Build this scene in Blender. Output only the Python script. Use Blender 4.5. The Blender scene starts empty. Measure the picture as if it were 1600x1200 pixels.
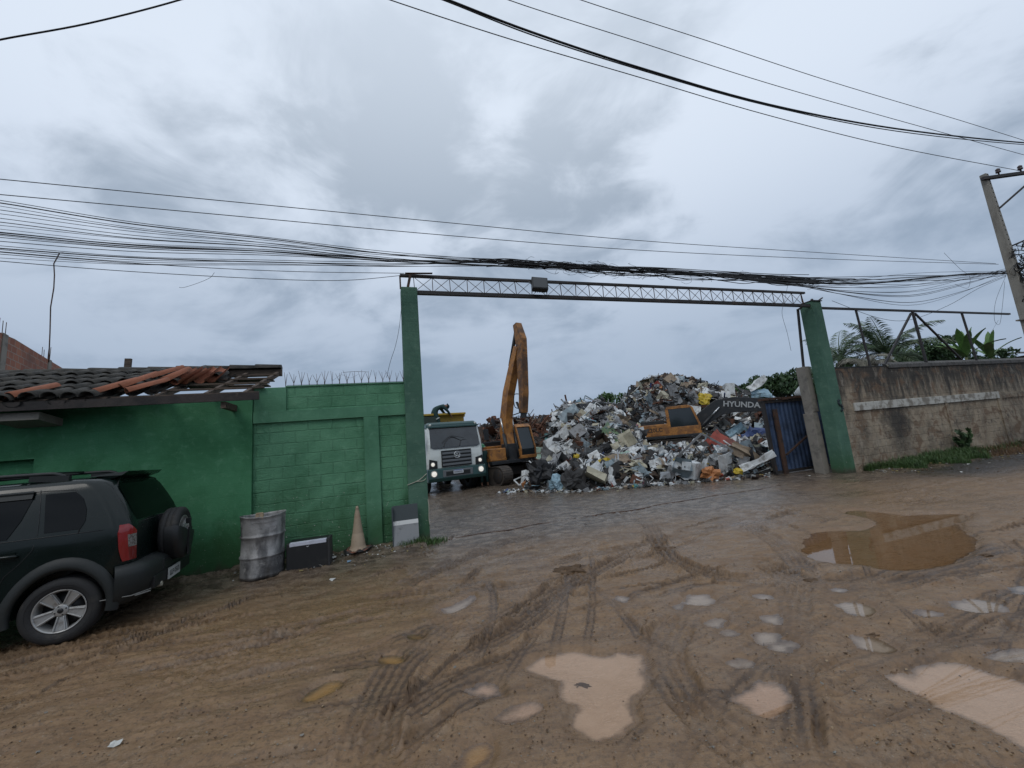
import bpy, bmesh, math, random
import numpy as np
from mathutils import Vector, Matrix, Euler, noise
from math import sin, cos, pi, radians, sqrt, atan2, hypot

# ------------------------------------------------------------------ camera
S = bpy.context.scene
COL = S.collection
FPX, EYE = 610.0, 1.6
_w = np.array([-360., 3900., -FPX]); _w /= np.linalg.norm(_w)
_F = np.array([0., 0., -1.]); _Y = _F - _F.dot(_w) * _w; _Y /= np.linalg.norm(_Y)
_X = np.cross(_Y, _w); CM = np.array([_X, _Y, _w]); CC = np.array([0., 0., EYE])
cd = bpy.data.cameras.new('camera'); cam = bpy.data.objects.new('camera', cd); COL.objects.link(cam)
m3 = Matrix([list(r) for r in CM]).to_4x4(); m3.translation = Vector((0, 0, EYE)); cam.matrix_world = m3
cd.sensor_width = 36; cd.lens = 36 * FPX / 1600; cd.clip_start = .05; cd.clip_end = 3000
S.camera = cam
S.render.resolution_x = 1024; S.render.resolution_y = 768
# survey helpers: photo sight lines meet the ground or the street's wall plane
def sight(px, py): return CM @ np.array([px - 800., 600. - py, -FPX])
def G(px, py, z=0.):
    d = sight(px, py); return Vector(CC + (z - EYE) / d[2] * d)
def AT(px, py, D):
    d = sight(px, py); return Vector(CC + D / d[1] * d)
O = G(672, 845); _B = G(1312, 742); U = (_B - O).normalized(); V = Vector((-U.y, U.x, 0)); WROT = atan2(U.y, U.x)
GATE_L = (_B - O).length
def W(px, py, v=0.):
    d = Vector(sight(px, py)); c = Vector(CC); t = ((O - c).dot(V) + v) / d.dot(V); p = c + t * d
    return (p - O).dot(U), p.z
def L2W(u, v, z=0.): return O + U * u + V * v + Vector((0, 0, z))

# ------------------------------------------------------------------ node helpers
class NT:
    def __init__(s, tree): s.t = tree; s.n = tree.nodes; s.l = tree.links
    def new(s, typ, ins=None, **kw):
        nd = s.n.new(typ)
        for k, v in kw.items(): setattr(nd, k, v)
        for k, v in (ins or {}).items():
            if isinstance(v, bpy.types.NodeSocket): s.l.new(v, nd.inputs[k])
            else: nd.inputs[k].default_value = v
        return nd
    def math(s, op, a, b=0., c=None, clamp=False):
        ins = {0: a, 1: b}
        if c is not None: ins[2] = c
        return s.new('ShaderNodeMath', ins, operation=op, use_clamp=clamp).outputs[0]
    def mix(s, f, a, b, bt='MIX'):
        nd = s.n.new('ShaderNodeMix'); nd.data_type = 'RGBA'; nd.blend_type = bt
        for i, v in ((0, f), (6, a), (7, b)):
            if isinstance(v, bpy.types.NodeSocket): s.l.new(v, nd.inputs[i])
            else:
                if i and len(v) == 3: v = (*v, 1)
                nd.inputs[i].default_value = v
        return nd.outputs[2]
    def noise(s, vec, scale, detail=4, rough=.6, dist=0.):
        return s.new('ShaderNodeTexNoise', {'Vector': vec, 'Scale': scale, 'Detail': detail, 'Roughness': rough, 'Distortion': dist}).outputs['Fac']
    def ramp(s, f, lo, hi):
        return s.new('ShaderNodeMapRange', {0: f, 1: lo, 2: hi, 3: 0., 4: 1.}, interpolation_type='SMOOTHSTEP').outputs[0]
    def mapv(s, vec, scale, rot=(0, 0, 0)):
        return s.new('ShaderNodeMapping', {'Vector': vec, 'Scale': scale, 'Rotation': rot}).outputs[0]
    def sep(s, vec): return s.new('ShaderNodeSeparateXYZ', {0: vec}).outputs

# ------------------------------------------------------------------ world and sun
wd = bpy.data.worlds.new("World"); S.world = wd; wd.use_nodes = True
t = NT(wd.node_tree); t.n.clear()
SUN_EL, SUN_AZ = radians(50), radians(200)
sky = t.new('ShaderNodeTexSky', sky_type='NISHITA', sun_disc=False, sun_elevation=SUN_EL, sun_rotation=SUN_AZ, air_density=1.5, dust_density=3)
tc = t.new('ShaderNodeTexCoord').outputs['Generated']
x_, y_, z_ = t.sep(tc)
zz = t.math('MAXIMUM', t.math('ADD', z_, .18), .05)
pl = t.new('ShaderNodeCombineXYZ', {0: t.math('DIVIDE', x_, zz), 1: t.math('DIVIDE', y_, zz), 2: 0.}).outputs[0]
n1 = t.noise(t.mapv(pl, (.75, 1.0, 1), (0, 0, .5)), 1.1, 6, .55, .7)
n2 = t.noise(t.mapv(tc, (1, 1, 1.9), (0, 0, .3)), 4.2, 7, .58, .5)
n3 = t.noise(t.mapv(tc, (1, 1, 1.6)), 1.9, 5, .55, .6)
cl = t.math('ADD', t.math('MULTIPLY', n1, .34), t.math('ADD', t.math('MULTIPLY', n2, .30), t.math('MULTIPLY', n3, .36)))
cl = t.math('ADD', t.math('MULTIPLY', t.math('SUBTRACT', cl, .5), 1.75), .5)
def blob(px, py, rad, amt, acc):
    d = sight(px, py); d /= np.linalg.norm(d)
    dp = t.new('ShaderNodeVectorMath', {0: tc, 1: tuple(d)}, operation='DOT_PRODUCT').outputs['Value']
    return t.math('ADD', acc, t.math('MULTIPLY', t.ramp(dp, cos(rad), 1.0), amt))
for a in ((150, 90, .45, .04), (660, 200, .34, -.10), (430, 200, .34, -.06), (560, 370, .22, .08), (1180, 200, .26, .07), (960, 270, .30, -.09), (600, 30, .25, .05),
          (1450, 120, .5, .05), (755, 110, .13, .07), (770, 260, .14, .05), (500, 480, .5, -.07), (1400, 400, .4, .04), (1000, 330, .3, .04), (250, 500, .35, -.05)):
    cl = blob(*a, cl)
skyc = t.mix(t.ramp(cl, .355, .585), (2.95, 3.6, 4.45), (7.3, 8.1, 9.3))
hz = t.ramp(z_, .05, .74)
skyc = t.mix(t.math('MULTIPLY', t.math('SUBTRACT', 1., hz), .88), skyc, (2.9, 3.75, 5.05))
skyc = t.mix(t.ramp(z_, .35, 1.0), skyc, (7.0, 7.8, 8.9))
skyc = t.mix(.93, t.mix(1., sky.outputs[0], (.5, .5, .5), 'MULTIPLY'), skyc)
skyc = t.mix(t.ramp(z_, -.02, -.2), skyc, (.8, .75, .7))
bg = t.new('ShaderNodeBackground', {'Color': skyc, 'Strength': .1})
t.new('ShaderNodeOutputWorld', {0: bg.outputs[0]})
sd = bpy.data.lights.new('sun', 'SUN'); sd.energy = .6; sd.angle = radians(25); sd.color = (1, .97, .92)
so = bpy.data.objects.new('sun', sd); COL.objects.link(so)
so.rotation_euler = (radians(90) - SUN_EL, 0, radians(180) - SUN_AZ)
S.view_settings.view_transform = 'Standard'; S.view_settings.look = 'None'; S.view_settings.gamma = 1; S.view_settings.exposure = .13
if hasattr(S, 'cycles'):
    S.cycles.max_bounces = 6; S.cycles.diffuse_bounces = 3; S.cycles.glossy_bounces = 3; S.cycles.transparent_max_bounces = 8

# ------------------------------------------------------------------ materials
MATS = {}
def mat(name, col, rough=.8, var=(), bump=None, metal=0., coat=0., spec=.5, vstretch=None, emit=None, coord='Object', randobj=0., rvar=None):
    """var: (colour, noise scale, lo, hi[, stretch]); bump: (scale, strength[, stretch])"""
    if name in MATS: return MATS[name]
    m = bpy.data.materials.new(name); m.use_nodes = True; MATS[name] = m
    t = NT(m.node_tree); t.n.clear()
    tc = t.new('ShaderNodeTexCoord').outputs[coord]
    c = (*col, 1)
    for v in var:
        vec = t.mapv(tc, v[4]) if len(v) > 4 else tc
        f = t.ramp(t.noise(vec, v[1], 6, .65, .3), v[2], v[3])
        c = t.mix(f, c, v[0])
    if randobj:
        oi = t.new('ShaderNodeObjectInfo').outputs['Random']
        c = t.mix(t.math('MULTIPLY', oi, randobj), c, (0.01, .01, .01))
    r = rough
    if rvar:
        r = t.new('ShaderNodeMapRange', {0: t.noise(tc, rvar[0], 4), 1: .35, 2: .65, 3: rvar[1], 4: rvar[2]}).outputs[0]
    ins = {'Base Color': c, 'Roughness': r, 'Metallic': metal, 'Coat Weight': coat, 'Coat Roughness': .08, 'Specular IOR Level': spec}
    if emit: ins['Emission Color'] = (*emit[0], 1); ins['Emission Strength'] = emit[1]
    p = t.new('ShaderNodeBsdfPrincipled', ins)
    if bump:
        vec = t.mapv(tc, bump[2]) if len(bump) > 2 else tc
        b = t.new('ShaderNodeBump', {'Height': t.noise(vec, bump[0], 5, .65), 'Strength': bump[1], 'Distance': .02})
        t.l.new(b.outputs[0], p.inputs['Normal'])
    t.new('ShaderNodeOutputMaterial', {0: p.outputs[0]})
    return m

# ------------------------------------------------------------------ mesh builder
class MB:
    def __init__(s): s.v = []; s.f = []; s.m = []; s.sm = []
    def add(s, vs, fs, mi=0, smooth=False):
        b = len(s.v); s.v += [tuple(p) for p in vs]
        for k, f in enumerate(fs):
            s.f.append([i + b for i in f]); s.m.append(mi[k] if isinstance(mi, (list, tuple)) else mi); s.sm.append(smooth)
        return s
    def box(s, c, d, R=None, mi=0):
        hx, hy, hz = d[0] / 2, d[1] / 2, d[2] / 2
        vs = [Vector((x, y, z)) for z in (-hz, hz) for x, y in ((-hx, -hy), (hx, -hy), (hx, hy), (-hx, hy))]
        if R is not None: vs = [R @ p for p in vs]
        c = Vector(c); vs = [p + c for p in vs]
        return s.add(vs, [(0, 3, 2, 1), (4, 5, 6, 7), (0, 1, 5, 4), (1, 2, 6, 5), (2, 3, 7, 6), (3, 0, 4, 7)], mi)
    def bx(s, x0, x1, y0, y1, z0, z1, mi=0):
        return s.box(((x0 + x1) / 2, (y0 + y1) / 2, (z0 + z1) / 2), (abs(x1 - x0), abs(y1 - y0), abs(z1 - z0)), None, mi)
    def beam(s, p0, p1, w, h=None, up=(0, 0, 1), mi=0, w1=None, h1=None):
        p0 = Vector(p0); p1 = Vector(p1); h = h or w; w1 = w1 or w; h1 = h1 or h
        d = (p1 - p0).normalized(); up = Vector(up)
        if abs(d.dot(up)) > .98: up = Vector((0, 1, 0))
        a = d.cross(up).normalized(); b = a.cross(d)
        vs = [p0 + a * (i * w / 2) + b * (j * h / 2) for i, j in ((-1, -1), (1, -1), (1, 1), (-1, 1))]
        vs += [p1 + a * (i * w1 / 2) + b * (j * h1 / 2) for i, j in ((-1, -1), (1, -1), (1, 1), (-1, 1))]
        return s.add(vs, [(0, 1, 2, 3), (7, 6, 5, 4), (0, 4, 5, 1), (1, 5, 6, 2), (2, 6, 7, 3), (3, 7, 4, 0)], mi)
    def tube(s, pts, r, n=6, mi=0, caps=True, smooth=True):
        pts = [Vector(p) for p in pts]; k = len(pts); rs = r if isinstance(r, (list, tuple)) else [r] * k
        vs = []; a = None
        for i, p in enumerate(pts):
            d = (pts[min(i + 1, k - 1)] - pts[max(i - 1, 0)])
            d = d.normalized() if d.length > 1e-9 else Vector((0, 0, 1))
            if a is None: a = d.orthogonal().normalized()
            a = a - d * a.dot(d)
            a = a.normalized() if a.length > 1e-6 else d.orthogonal().normalized()
            b = d.cross(a)
            for j in range(n):
                q = 2 * pi * j / n; vs.append(p + (a * cos(q) + b * sin(q)) * rs[i])
        fs = [(i * n + j, i * n + (j + 1) % n, (i + 1) * n + (j + 1) % n, (i + 1) * n + j) for i in range(k - 1) for j in range(n)]
        s.add(vs, fs, mi, smooth)
        if caps:
            b = len(s.v) - k * n
            s.f.append([b + j for j in range(n)][::-1]); s.m.append(mi); s.sm.append(False)
            s.f.append([b + (k - 1) * n + j for j in range(n)]); s.m.append(mi); s.sm.append(False)
        return s
    def lathe(s, prof, n=32, c=(0, 0, 0), R=None, mi=0, smooth=True, closed=False):
        c = Vector(c); vs = []
        for r, z in prof:
            for j in range(n):
                p = Vector((r * cos(2 * pi * j / n), r * sin(2 * pi * j / n), z))
                if R is not None: p = R @ p
                vs.append(p + c)
        k = len(prof)
        fs = [(i * n + j, i * n + (j + 1) % n, ((i + 1) % k) * n + (j + 1) % n, ((i + 1) % k) * n + j) for i in range(k if closed else k - 1) for j in range(n)]
        return s.add(vs, fs, mi, smooth)
    def prism(s, poly, y0, y1, plane='xz', mi=0, M=None):
        """extrude an outline; plane 'xz' extrudes along y, 'xy' along z, 'yz' along x"""
        def P(a, b, h):
            p = Vector((a, h, b)) if plane == 'xz' else Vector((a, b, h)) if plane == 'xy' else Vector((h, a, b))
            return M @ p if M is not None else p
        n = len(poly); vs = [P(a, b, y0) for a, b in poly] + [P(a, b, y1) for a, b in poly]
        fs = [tuple(range(n)), tuple(range(2 * n - 1, n - 1, -1))] + [(i, i + n, (i + 1) % n + n, (i + 1) % n) for i in range(n)]
        return s.add(vs, fs, mi)
    def grid(s, fn, nu, nv, mi=0, smooth=True):
        vs = [fn(i / nu, j / nv) for j in range(nv + 1) for i in range(nu + 1)]
        fs = [(j * (nu + 1) + i, j * (nu + 1) + i + 1, (j + 1) * (nu + 1) + i + 1, (j + 1) * (nu + 1) + i) for j in range(nv) for i in range(nu)]
        return s.add(vs, fs, mi, smooth)
    def text(s, txt, size, M, mi=0, ext=.004, bold=0.):
        cu = bpy.data.curves.new('t', 'FONT'); cu.body = txt; cu.size = size; cu.extrude = ext; cu.offset = bold
        cu.align_x = 'CENTER'; cu.align_y = 'CENTER'; cu.resolution_u = 2
        ob = bpy.data.objects.new('t', cu); COL.objects.link(ob)
        bpy.context.view_layer.update()
        me = bpy.data.meshes.new_from_object(ob.evaluated_get(bpy.context.evaluated_depsgraph_get()))
        s.add([M @ v.co for v in me.vertices], [tuple(p.vertices) for p in me.polygons], mi)
        bpy.data.objects.remove(ob); bpy.data.curves.remove(cu); bpy.data.meshes.remove(me)
        return s
    def mesh(s, name, mats):
        me = bpy.data.meshes.new(name); me.from_pydata(s.v, [], s.f)
        for m in (mats if isinstance(mats, (list, tuple)) else [mats]): me.materials.append(m)
        me.polygons.foreach_set('material_index', s.m); me.polygons.foreach_set('use_smooth', s.sm); me.update()
        return me
    def build(s, name, mats, parent=None, bevel=0., seg=2, fix=True):
        me = s.mesh(name, mats)
        if fix:
            bm = bmesh.new(); bm.from_mesh(me); bmesh.ops.recalc_face_normals(bm, faces=bm.faces); bm.to_mesh(me); bm.free()
        o = bpy.data.objects.new(name, me); COL.objects.link(o)
        if parent: o.parent = parent
        if bevel:
            b = o.modifiers.new('bevel', 'BEVEL'); b.width = bevel; b.segments = seg; b.limit_method = 'ANGLE'; b.angle_limit = radians(35)
        return o
def tag(o, label=None, cat=None, group=None, kind=None):
    if label: o['label'] = label
    if cat: o['category'] = cat
    if group: o['group'] = group
    if kind: o['kind'] = kind
    return o
def empty(name, loc, rz=0., label=None, cat=None, group=None, rot=None):
    o = bpy.data.objects.new(name, None); COL.objects.link(o); o.location = loc; o.rotation_euler = rot or (0, 0, rz); o.empty_display_size = .2
    return tag(o, label, cat, group)
def wempty(name, u, v, z=0., label=None, cat=None, group=None, rz=0.): return empty(name, L2W(u, v, z), WROT + rz, label, cat, group)
def RZ(a): return Matrix.Rotation(a, 3, 'Z')
def RX(a): return Matrix.Rotation(a, 3, 'X')
def RY(a): return Matrix.Rotation(a, 3, 'Y')
def copy_tree(o, parent=None):
    c = o.copy(); COL.objects.link(c)
    if parent: c.parent = parent
    for ch in [k for k in bpy.data.objects if k.parent == o]: copy_tree(ch, c)
    return c
def bez(pts, n=8):
    """Catmull-Rom through points"""
    P = [Vector(p) for p in pts]; P = [P[0] * 2 - P[1]] + P + [P[-1] * 2 - P[-2]]; out = []
    for i in range(1, len(P) - 2):
        a, b, c, d = P[i - 1:i + 3]
        for k in range(n):
            q = k / n; out.append(.5 * ((2 * b) + (c - a) * q + (2 * a - 5 * b + 4 * c - d) * q * q + (3 * b - a - 3 * c + d) * q ** 3))
    out.append(P[-2]); return out

MATS_C = dict(
    rubber=mat('rubber', (.018, .018, .019), .75, [((.05, .045, .038), 6, .5, .8)], (60, .3)),
    black=mat('black_plastic', (.012, .013, .014), .45, bump=(200, .05)),
    steel=mat('dark_steel', (.035, .033, .032), .6, [((.09, .05, .03), 12, .5, .75)], metal=.3),
    glass=mat('dark_glass', (.008, .011, .013), .04, spec=.8),
    concrete=mat('old_concrete', (.23, .21, .18), .9, [((.09, .085, .075), 3, .45, .75), ((.33, .31, .27), 9, .6, .8)], (25, .5)),
)
K = MATS_C
# ------------------------------------------------------------------ numpy noise
_rs = np.random.RandomState(7); _T = _rs.rand(256, 256)
def vn(x, y):
    xi = np.floor(x).astype(int); yi = np.floor(y).astype(int); fx = x - xi; fy = y - yi
    fx = fx * fx * (3 - 2 * fx); fy = fy * fy * (3 - 2 * fy)
    a = _T[xi & 255, yi & 255]; b = _T[(xi + 1) & 255, yi & 255]; c = _T[xi & 255, (yi + 1) & 255]; d = _T[(xi + 1) & 255, (yi + 1) & 255]
    return (a + (b - a) * fx) * (1 - fy) + (c + (d - c) * fx) * fy - .5
def fbm(x, y, n=4, g=.5):
    s = 0; a = 1.
    for i in range(n): s = s + a * vn(x + 17.3 * i, y + 9.1 * i); x = x * 2.03; y = y * 2.03; a *= g
    return s
def sst(x, a, b):
    q = np.clip((x - a) / (b - a), 0, 1); return q * q * (3 - 2 * q)
def pdist(x, y, P, closed=False):
    """distance and arc position to a polyline, signed side"""
    best = np.full(x.shape, 1e9); arc = np.zeros(x.shape); side = np.zeros(x.shape); L = 0.
    n = len(P)
    for i in range(n if closed else n - 1):
        (ax, ay), (bx, by) = P[i], P[(i + 1) % n]; dx, dy = bx - ax, by - ay; l = hypot(dx, dy)
        if l < 1e-6: continue
        q = np.clip(((x - ax) * dx + (y - ay) * dy) / (l * l), 0, 1)
        ex = x - ax - q * dx; ey = y - ay - q * dy; d = np.sqrt(ex * ex + ey * ey); k = d < best
        best = np.where(k, d, best); arc = np.where(k, L + q * l, arc); side = np.where(k, np.sign(dx * ey - dy * ex), side); L += l
    return best, arc, side, L
def inside(x, y, P):
    c = np.zeros(x.shape, bool); n = len(P)
    for i in range(n):
        (ax, ay), (bx, by) = P[i], P[(i + 1) % n]
        if ay == by: continue
        k = ((ay > y) != (by > y)) & (x < (bx - ax) * (y - ay) / (by - ay) + ax); c ^= k
    return c
def gp(*pix): return [tuple(G(a, b).xy) for a, b in pix]
def oval(x0, x1, y0, y1, n=14, seed=0):
    r = random.Random(seed); out = []
    for k in range(n):
        a = 2 * pi * k / n; w = 1 + r.uniform(-.24, .2)
        out.append(((x0 + x1) / 2 + (x1 - x0) / 2 * cos(a) * w, (y0 + y1) / 2 + (y1 - y0) / 2 * sin(a) * w))
    return gp(*out)
ZW = -.014
PCOL = dict(pale=(.52, .36, .24), pink=(.49, .325, .215), grey=(.40, .315, .24), ochre=(.38, .22, .08), brown=(.25, .14, .06))
PUD = [
 (gp((1252,862),(1258,842),(1275,831),(1310,827),(1352,826),(1372,816),(1350,808),(1320,801),(1340,796),(1385,800),(1415,803),(1440,802),(1500,801),(1512,808),(1496,820),(1518,836),(1524,850),(1505,872),(1450,887),(1390,890),(1345,882),(1290,878)), 'brown'),
 (gp((822,1042),(850,1022),(900,1017),(935,1022),(965,1018),(1005,1022),(1012,1045),(1008,1075),(992,1092),(988,1125),(968,1146),(930,1151),(905,1143),(892,1125),(897,1098),(880,1082),(872,1064),(838,1055)), 'pale'),
 (oval(1148, 1233, 1064, 1114, 14, 3), 'pink'),
 (gp((1374,1050),(1400,1048),(1422,1053),(1440,1042),(1475,1034),(1510,1034),(1545,1048),(1580,1056),(1630,1080),(1700,1130),(1720,1230),(1640,1190),(1590,1165),(1520,1125),(1470,1104),(1420,1078)), 'pale'),
 (gp((1308,943),(1330,939),(1350,942),(1368,952),(1366,960),(1340,961),(1318,954)), 'pale'),
 (gp((1482,938),(1505,932),(1550,937),(1577,948),(1565,955),(1520,954),(1492,947)), 'pale'),
 (gp((1322,993),(1340,989),(1365,992),(1385,1002),(1402,1014),(1385,1020),(1355,1015),(1335,1005)), 'pale'),
 (oval(1066, 1113, 927, 944, 12, 5), 'pale'), (oval(957, 985, 929, 941, 10, 6), 'pale'), (oval(1297, 1323, 916, 924, 10, 7), 'pale'),
 (oval(733, 784, 1064, 1090, 12, 8), 'pink'), (gp((705,1205),(718,1185),(735,1170),(758,1161),(770,1166),(766,1182),(745,1205),(725,1225)), 'ochre'),
 (gp((478,1088),(492,1074),(512,1064),(530,1063),(526,1074),(505,1086),(485,1092)), 'ochre'),
 (oval(1583, 1612, 913, 926, 10, 9), 'pale'), (oval(1194, 1223, 958, 973, 10, 10), 'pale'), (oval(1104, 1134, 966, 977, 10, 11), 'pale'),
 (oval(1048, 1068, 943, 951, 9, 12), 'pale'), (oval(1125, 1156, 983, 992, 10, 13), 'pale'), (oval(1175, 1213, 987, 1001, 10, 14), 'pale'),
 (oval(1207, 1241, 1002, 1015, 10, 15), 'pale'), (oval(1143, 1176, 1028, 1041, 10, 16), 'pale'), (oval(1543, 1620, 1012, 1031, 12, 17), 'pale'),
 (gp((690,950),(712,944),(735,930),(742,934),(725,948),(700,956)), 'pale'), (oval(596, 626, 1024, 1035, 10, 18), 'ochre'),
 (gp((775,1120),(800,1106),(830,1101),(842,1105),(828,1118),(800,1128)), 'pink'), (oval(640, 658, 990, 998, 9, 19), 'ochre'),
 (oval(1434, 1466, 953, 961, 10, 20), 'pale'), (oval(1180, 1202, 928, 935, 9, 21), 'pale'),
]
# wheel tracks: (points, half width, depth, ribs)
TRK = [
 (gp((720,960),(690,985),(650,1020),(612,1062),(585,1130),(572,1230)), .16, .022, 5), (gp((1090,940),(1058,975),(1040,1010),(1042,1050),(1085,1105),(1150,1160),(1230,1220)), .15, .03, 4),
 (gp((1262,895),(1246,925),(1240,990),(1236,1060),(1240,1130),(1250,1230)), .13, .022, 4), (gp((1215,900),(1228,960),(1225,1040),(1238,1120),(1225,1230)), .06, .012, 2),
 (gp((290,1078),(420,1048),(560,1020),(660,985),(760,950),(830,930)), .07, .018, 2), (gp((330,1210),(450,1180),(560,1152),(640,1100)), .07, .026, 2),
 (gp((590,1210),(680,1140),(760,1092),(860,1078),(905,1062)), .06, .016, 2), (gp((930,890),(850,930),(760,975),(690,1000)), .14, .016, 4),
 (gp((1010,850),(940,890),(880,925),(820,975),(720,1030)), .14, .016, 4), (gp((1012,815),(1030,850),(1060,880),(1140,905),(1240,900)), .12, .016, 3),
 (gp((1160,882),(1190,880),(1245,905),(1300,915),(1380,905),(1600,850)), .16, .02, 4), (gp((1300,960),(1200,1040),(1100,1130),(1040,1230)), .05, .008, 2),
 (gp((880,828),(800,845),(720,875),(600,930)), .16, .01, 5), (gp((1160,815),(1215,850),(1250,885),(1262,900)), .13, .018, 4),
 (gp((1000,960),(1090,950),(1150,945)), .12, .014, 4), (gp((830,1030),(740,1060),(640,1110),(520,1200)), .13, .012, 4),
 (gp((500,945),(620,930),(760,905),(900,870),(1050,840),(1300,790)), .1, .01, 3), (gp((300,1000),(430,985),(600,950),(800,915),(960,885)), .1, .01, 3),
 (gp((1600,880),(1450,905),(1300,935),(1200,935)), .12, .014, 4), (gp((1060,1100),(1000,1140),(930,1230)), .05, .01, 2),
]
ud = (U.x, U.y)
PUD = [([tuple(q.xy) for q in bez([(a, b, 0) for a, b in P + P[:1]], 4)[:-1]], c) for P, c in PUD]
PUD = [(P, 'grey' if c == 'pale' and max(p[0] for p in P) - min(p[0] for p in P) < .42 else c) for P, c in PUD]  # small pools get a greyer colour, standing in for mirrored sky
_r = random.Random(21)
for _i in range(85):
    q0 = G(_r.uniform(-150, 1650), _r.uniform(820, 1150)); a_ = WROT + _r.gauss(0, .13) if _r.random() < .72 else _r.uniform(.5, 1.6); l_ = _r.uniform(.8, 3.2); cv = _r.gauss(0, .12)
    P_ = [(q0.x + cos(a_ + cv * t_) * l_ * t_, q0.y + sin(a_ + cv * t_) * l_ * t_) for t_ in (0, .33, .66, 1)]
    TRK.append((P_, _r.uniform(.02, .055), _r.uniform(.006, .015), _r.choice([1, 1, 2])))
def ground_z(x, y):
    x = np.asarray(x, float); y = np.asarray(y, float)
    u = (x - O.x) * ud[0] + (y - O.y) * ud[1]; v = -(x - O.x) * ud[1] + (y - O.y) * ud[0]
    h = .03 * fbm(x * .35, y * .35, 3) + .022 * fbm(x * 1.7, y * 1.7, 4)
    calm = .45 + .55 * sst(-v, -.5, 2.5)
    warp = .25 * fbm(x * .8, y * .8, 2)
    st = fbm(u * .55 + 3, (v + warp) * 7.5, 4, .6)
    h = h + .016 * st * calm * (.4 + 1.2 * sst(fbm(x * .6 + 5, y * .6, 2), -.2, .35))
    a2 = .9; uu = u * cos(a2) + v * sin(a2); vv = -u * sin(a2) + v * cos(a2)
    h = h + .01 * fbm(uu * .6, (vv + warp) * 8, 3) * sst(fbm(x * .5, y * .5 + 9, 2), 0, .4)
    h = h + .015 * fbm(x * 15, y * 15, 5, .7) * (.4 + sst(fbm(x * 1.1, y * 1.1 + 3, 2), -.1, .35))
    h = h + .016 * fbm(x * 3.5, y * 3.5, 4, .6) * sst(v, -3.5, 0)
    wet = sst(fbm(x * .9 + 2, y * .9, 3), .05, .4)
    trk = np.zeros(x.shape)
    for P, hw, dep, nr in TRK:
        xs = [p[0] for p in P]; ys = [p[1] for p in P]
        k = (x > min(xs) - .6) & (x < max(xs) + .6) & (y > min(ys) - .6) & (y < max(ys) + .6)
        if not k.any(): continue
        xx = x[k]; yy = y[k]; Q = [tuple(q.xy) for q in bez([(a, b, 0) for a, b in P], 5)]
        d, arc, sd_, L = pdist(xx, yy, Q); s_ = d * sd_ + .02 * fbm(xx * 3, yy * 3, 2)
        d = np.abs(s_)
        fade = sst(arc, 0, .5) * sst(L - arc, 0, .5) * (.45 + .9 * sst(fbm(xx * 1.6, yy * 1.6 + 4, 3), -.25, .25))
        rib = np.cos(s_ / hw * pi * nr) * .5
        cross = np.sign(np.sin(arc * 2 * pi / .075)) * .18
        dep = dep * 2.1
        trk[k] = np.maximum(trk[k], fade * (1 - sst(d, hw * .9, hw * 1.15)) * (.35 + .65 * sst(-(rib + cross), -.1, .35)))
        dz = (-dep * .7 + dep * (rib + cross) * (.85 + .6 * fbm(xx * 9, yy * 9, 2))) * (1 - sst(d, hw * .85, hw * 1.1))
        dz = dz + dep * 1.1 * np.exp(-((d - hw * 1.2) / (hw * .22)) ** 2) * (.6 + 1.2 * fbm(xx * 6, yy * 6, 3))
        h[k] = h[k] * (1 - .5 * fade * (d < hw)) + dz * fade
    # soil banked against the walls
    h = h + .06 * sst(v, -.9, -.1) * (1 - sst(v, .2, .3)) * (u < -.1) * (1 + 1.2 * fbm(x * 5, y * 5, 4))
    h = h + (.045 * sst(v, -1.2, -.1) * sst(u, 13.2, 15.5) * (1 - sst(u, 19, 24)) + .05 * sst(v, -.8, 0) * sst(u, 11.9, 12.5)) * (1 + .9 * fbm(x * 3, y * 3, 4))
    smin = np.full(x.shape, 9.); pc = np.tile(np.array([.2, .12, .06]), (x.size, 1)).reshape(x.shape + (3,))
    for P, c in PUD:
        xs = [p[0] for p in P]; ys = [p[1] for p in P]; mg = .45
        k = (x > min(xs) - mg) & (x < max(xs) + mg) & (y > min(ys) - mg) & (y < max(ys) + mg)
        if not k.any(): continue
        xx = x[k]; yy = y[k]; d = pdist(xx, yy, P, True)[0]; s_ = np.where(inside(xx, yy, P), -d, d)
        pk = pc[k]; pk[s_ < smin[k]] = PCOL[c]; pc[k] = pk
        smin[k] = np.minimum(smin[k], s_)
    k = smin < .5; s_ = smin[k] + .035 * fbm(x[k] * 8, y[k] * 8, 4)
    tgt = ZW + np.clip(s_ * .14, -.03, .02) + .008 * fbm(x[k] * 7, y[k] * 7, 6, .6) + .018 * sst(s_, .015, .065)
    w_ = 1 - sst(s_, .06, .32); hh = h[k] * (1 - w_) + tgt * w_
    h[k] = np.where((s_ > .05) & (hh < ZW + .003), ZW + .003, hh)
    pud = np.where(smin < .5, 1 - sst(smin, 0, .22), 0.)
    dp = np.zeros(x.shape); dp[k] = sst(ZW - h[k], -.002, .0075)
    return h, wet, pud, trk, np.concatenate([pc, dp[..., None]], -1)
def gz(x, y): return float(ground_z(np.array([x]), np.array([y]))[0][0])

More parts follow.
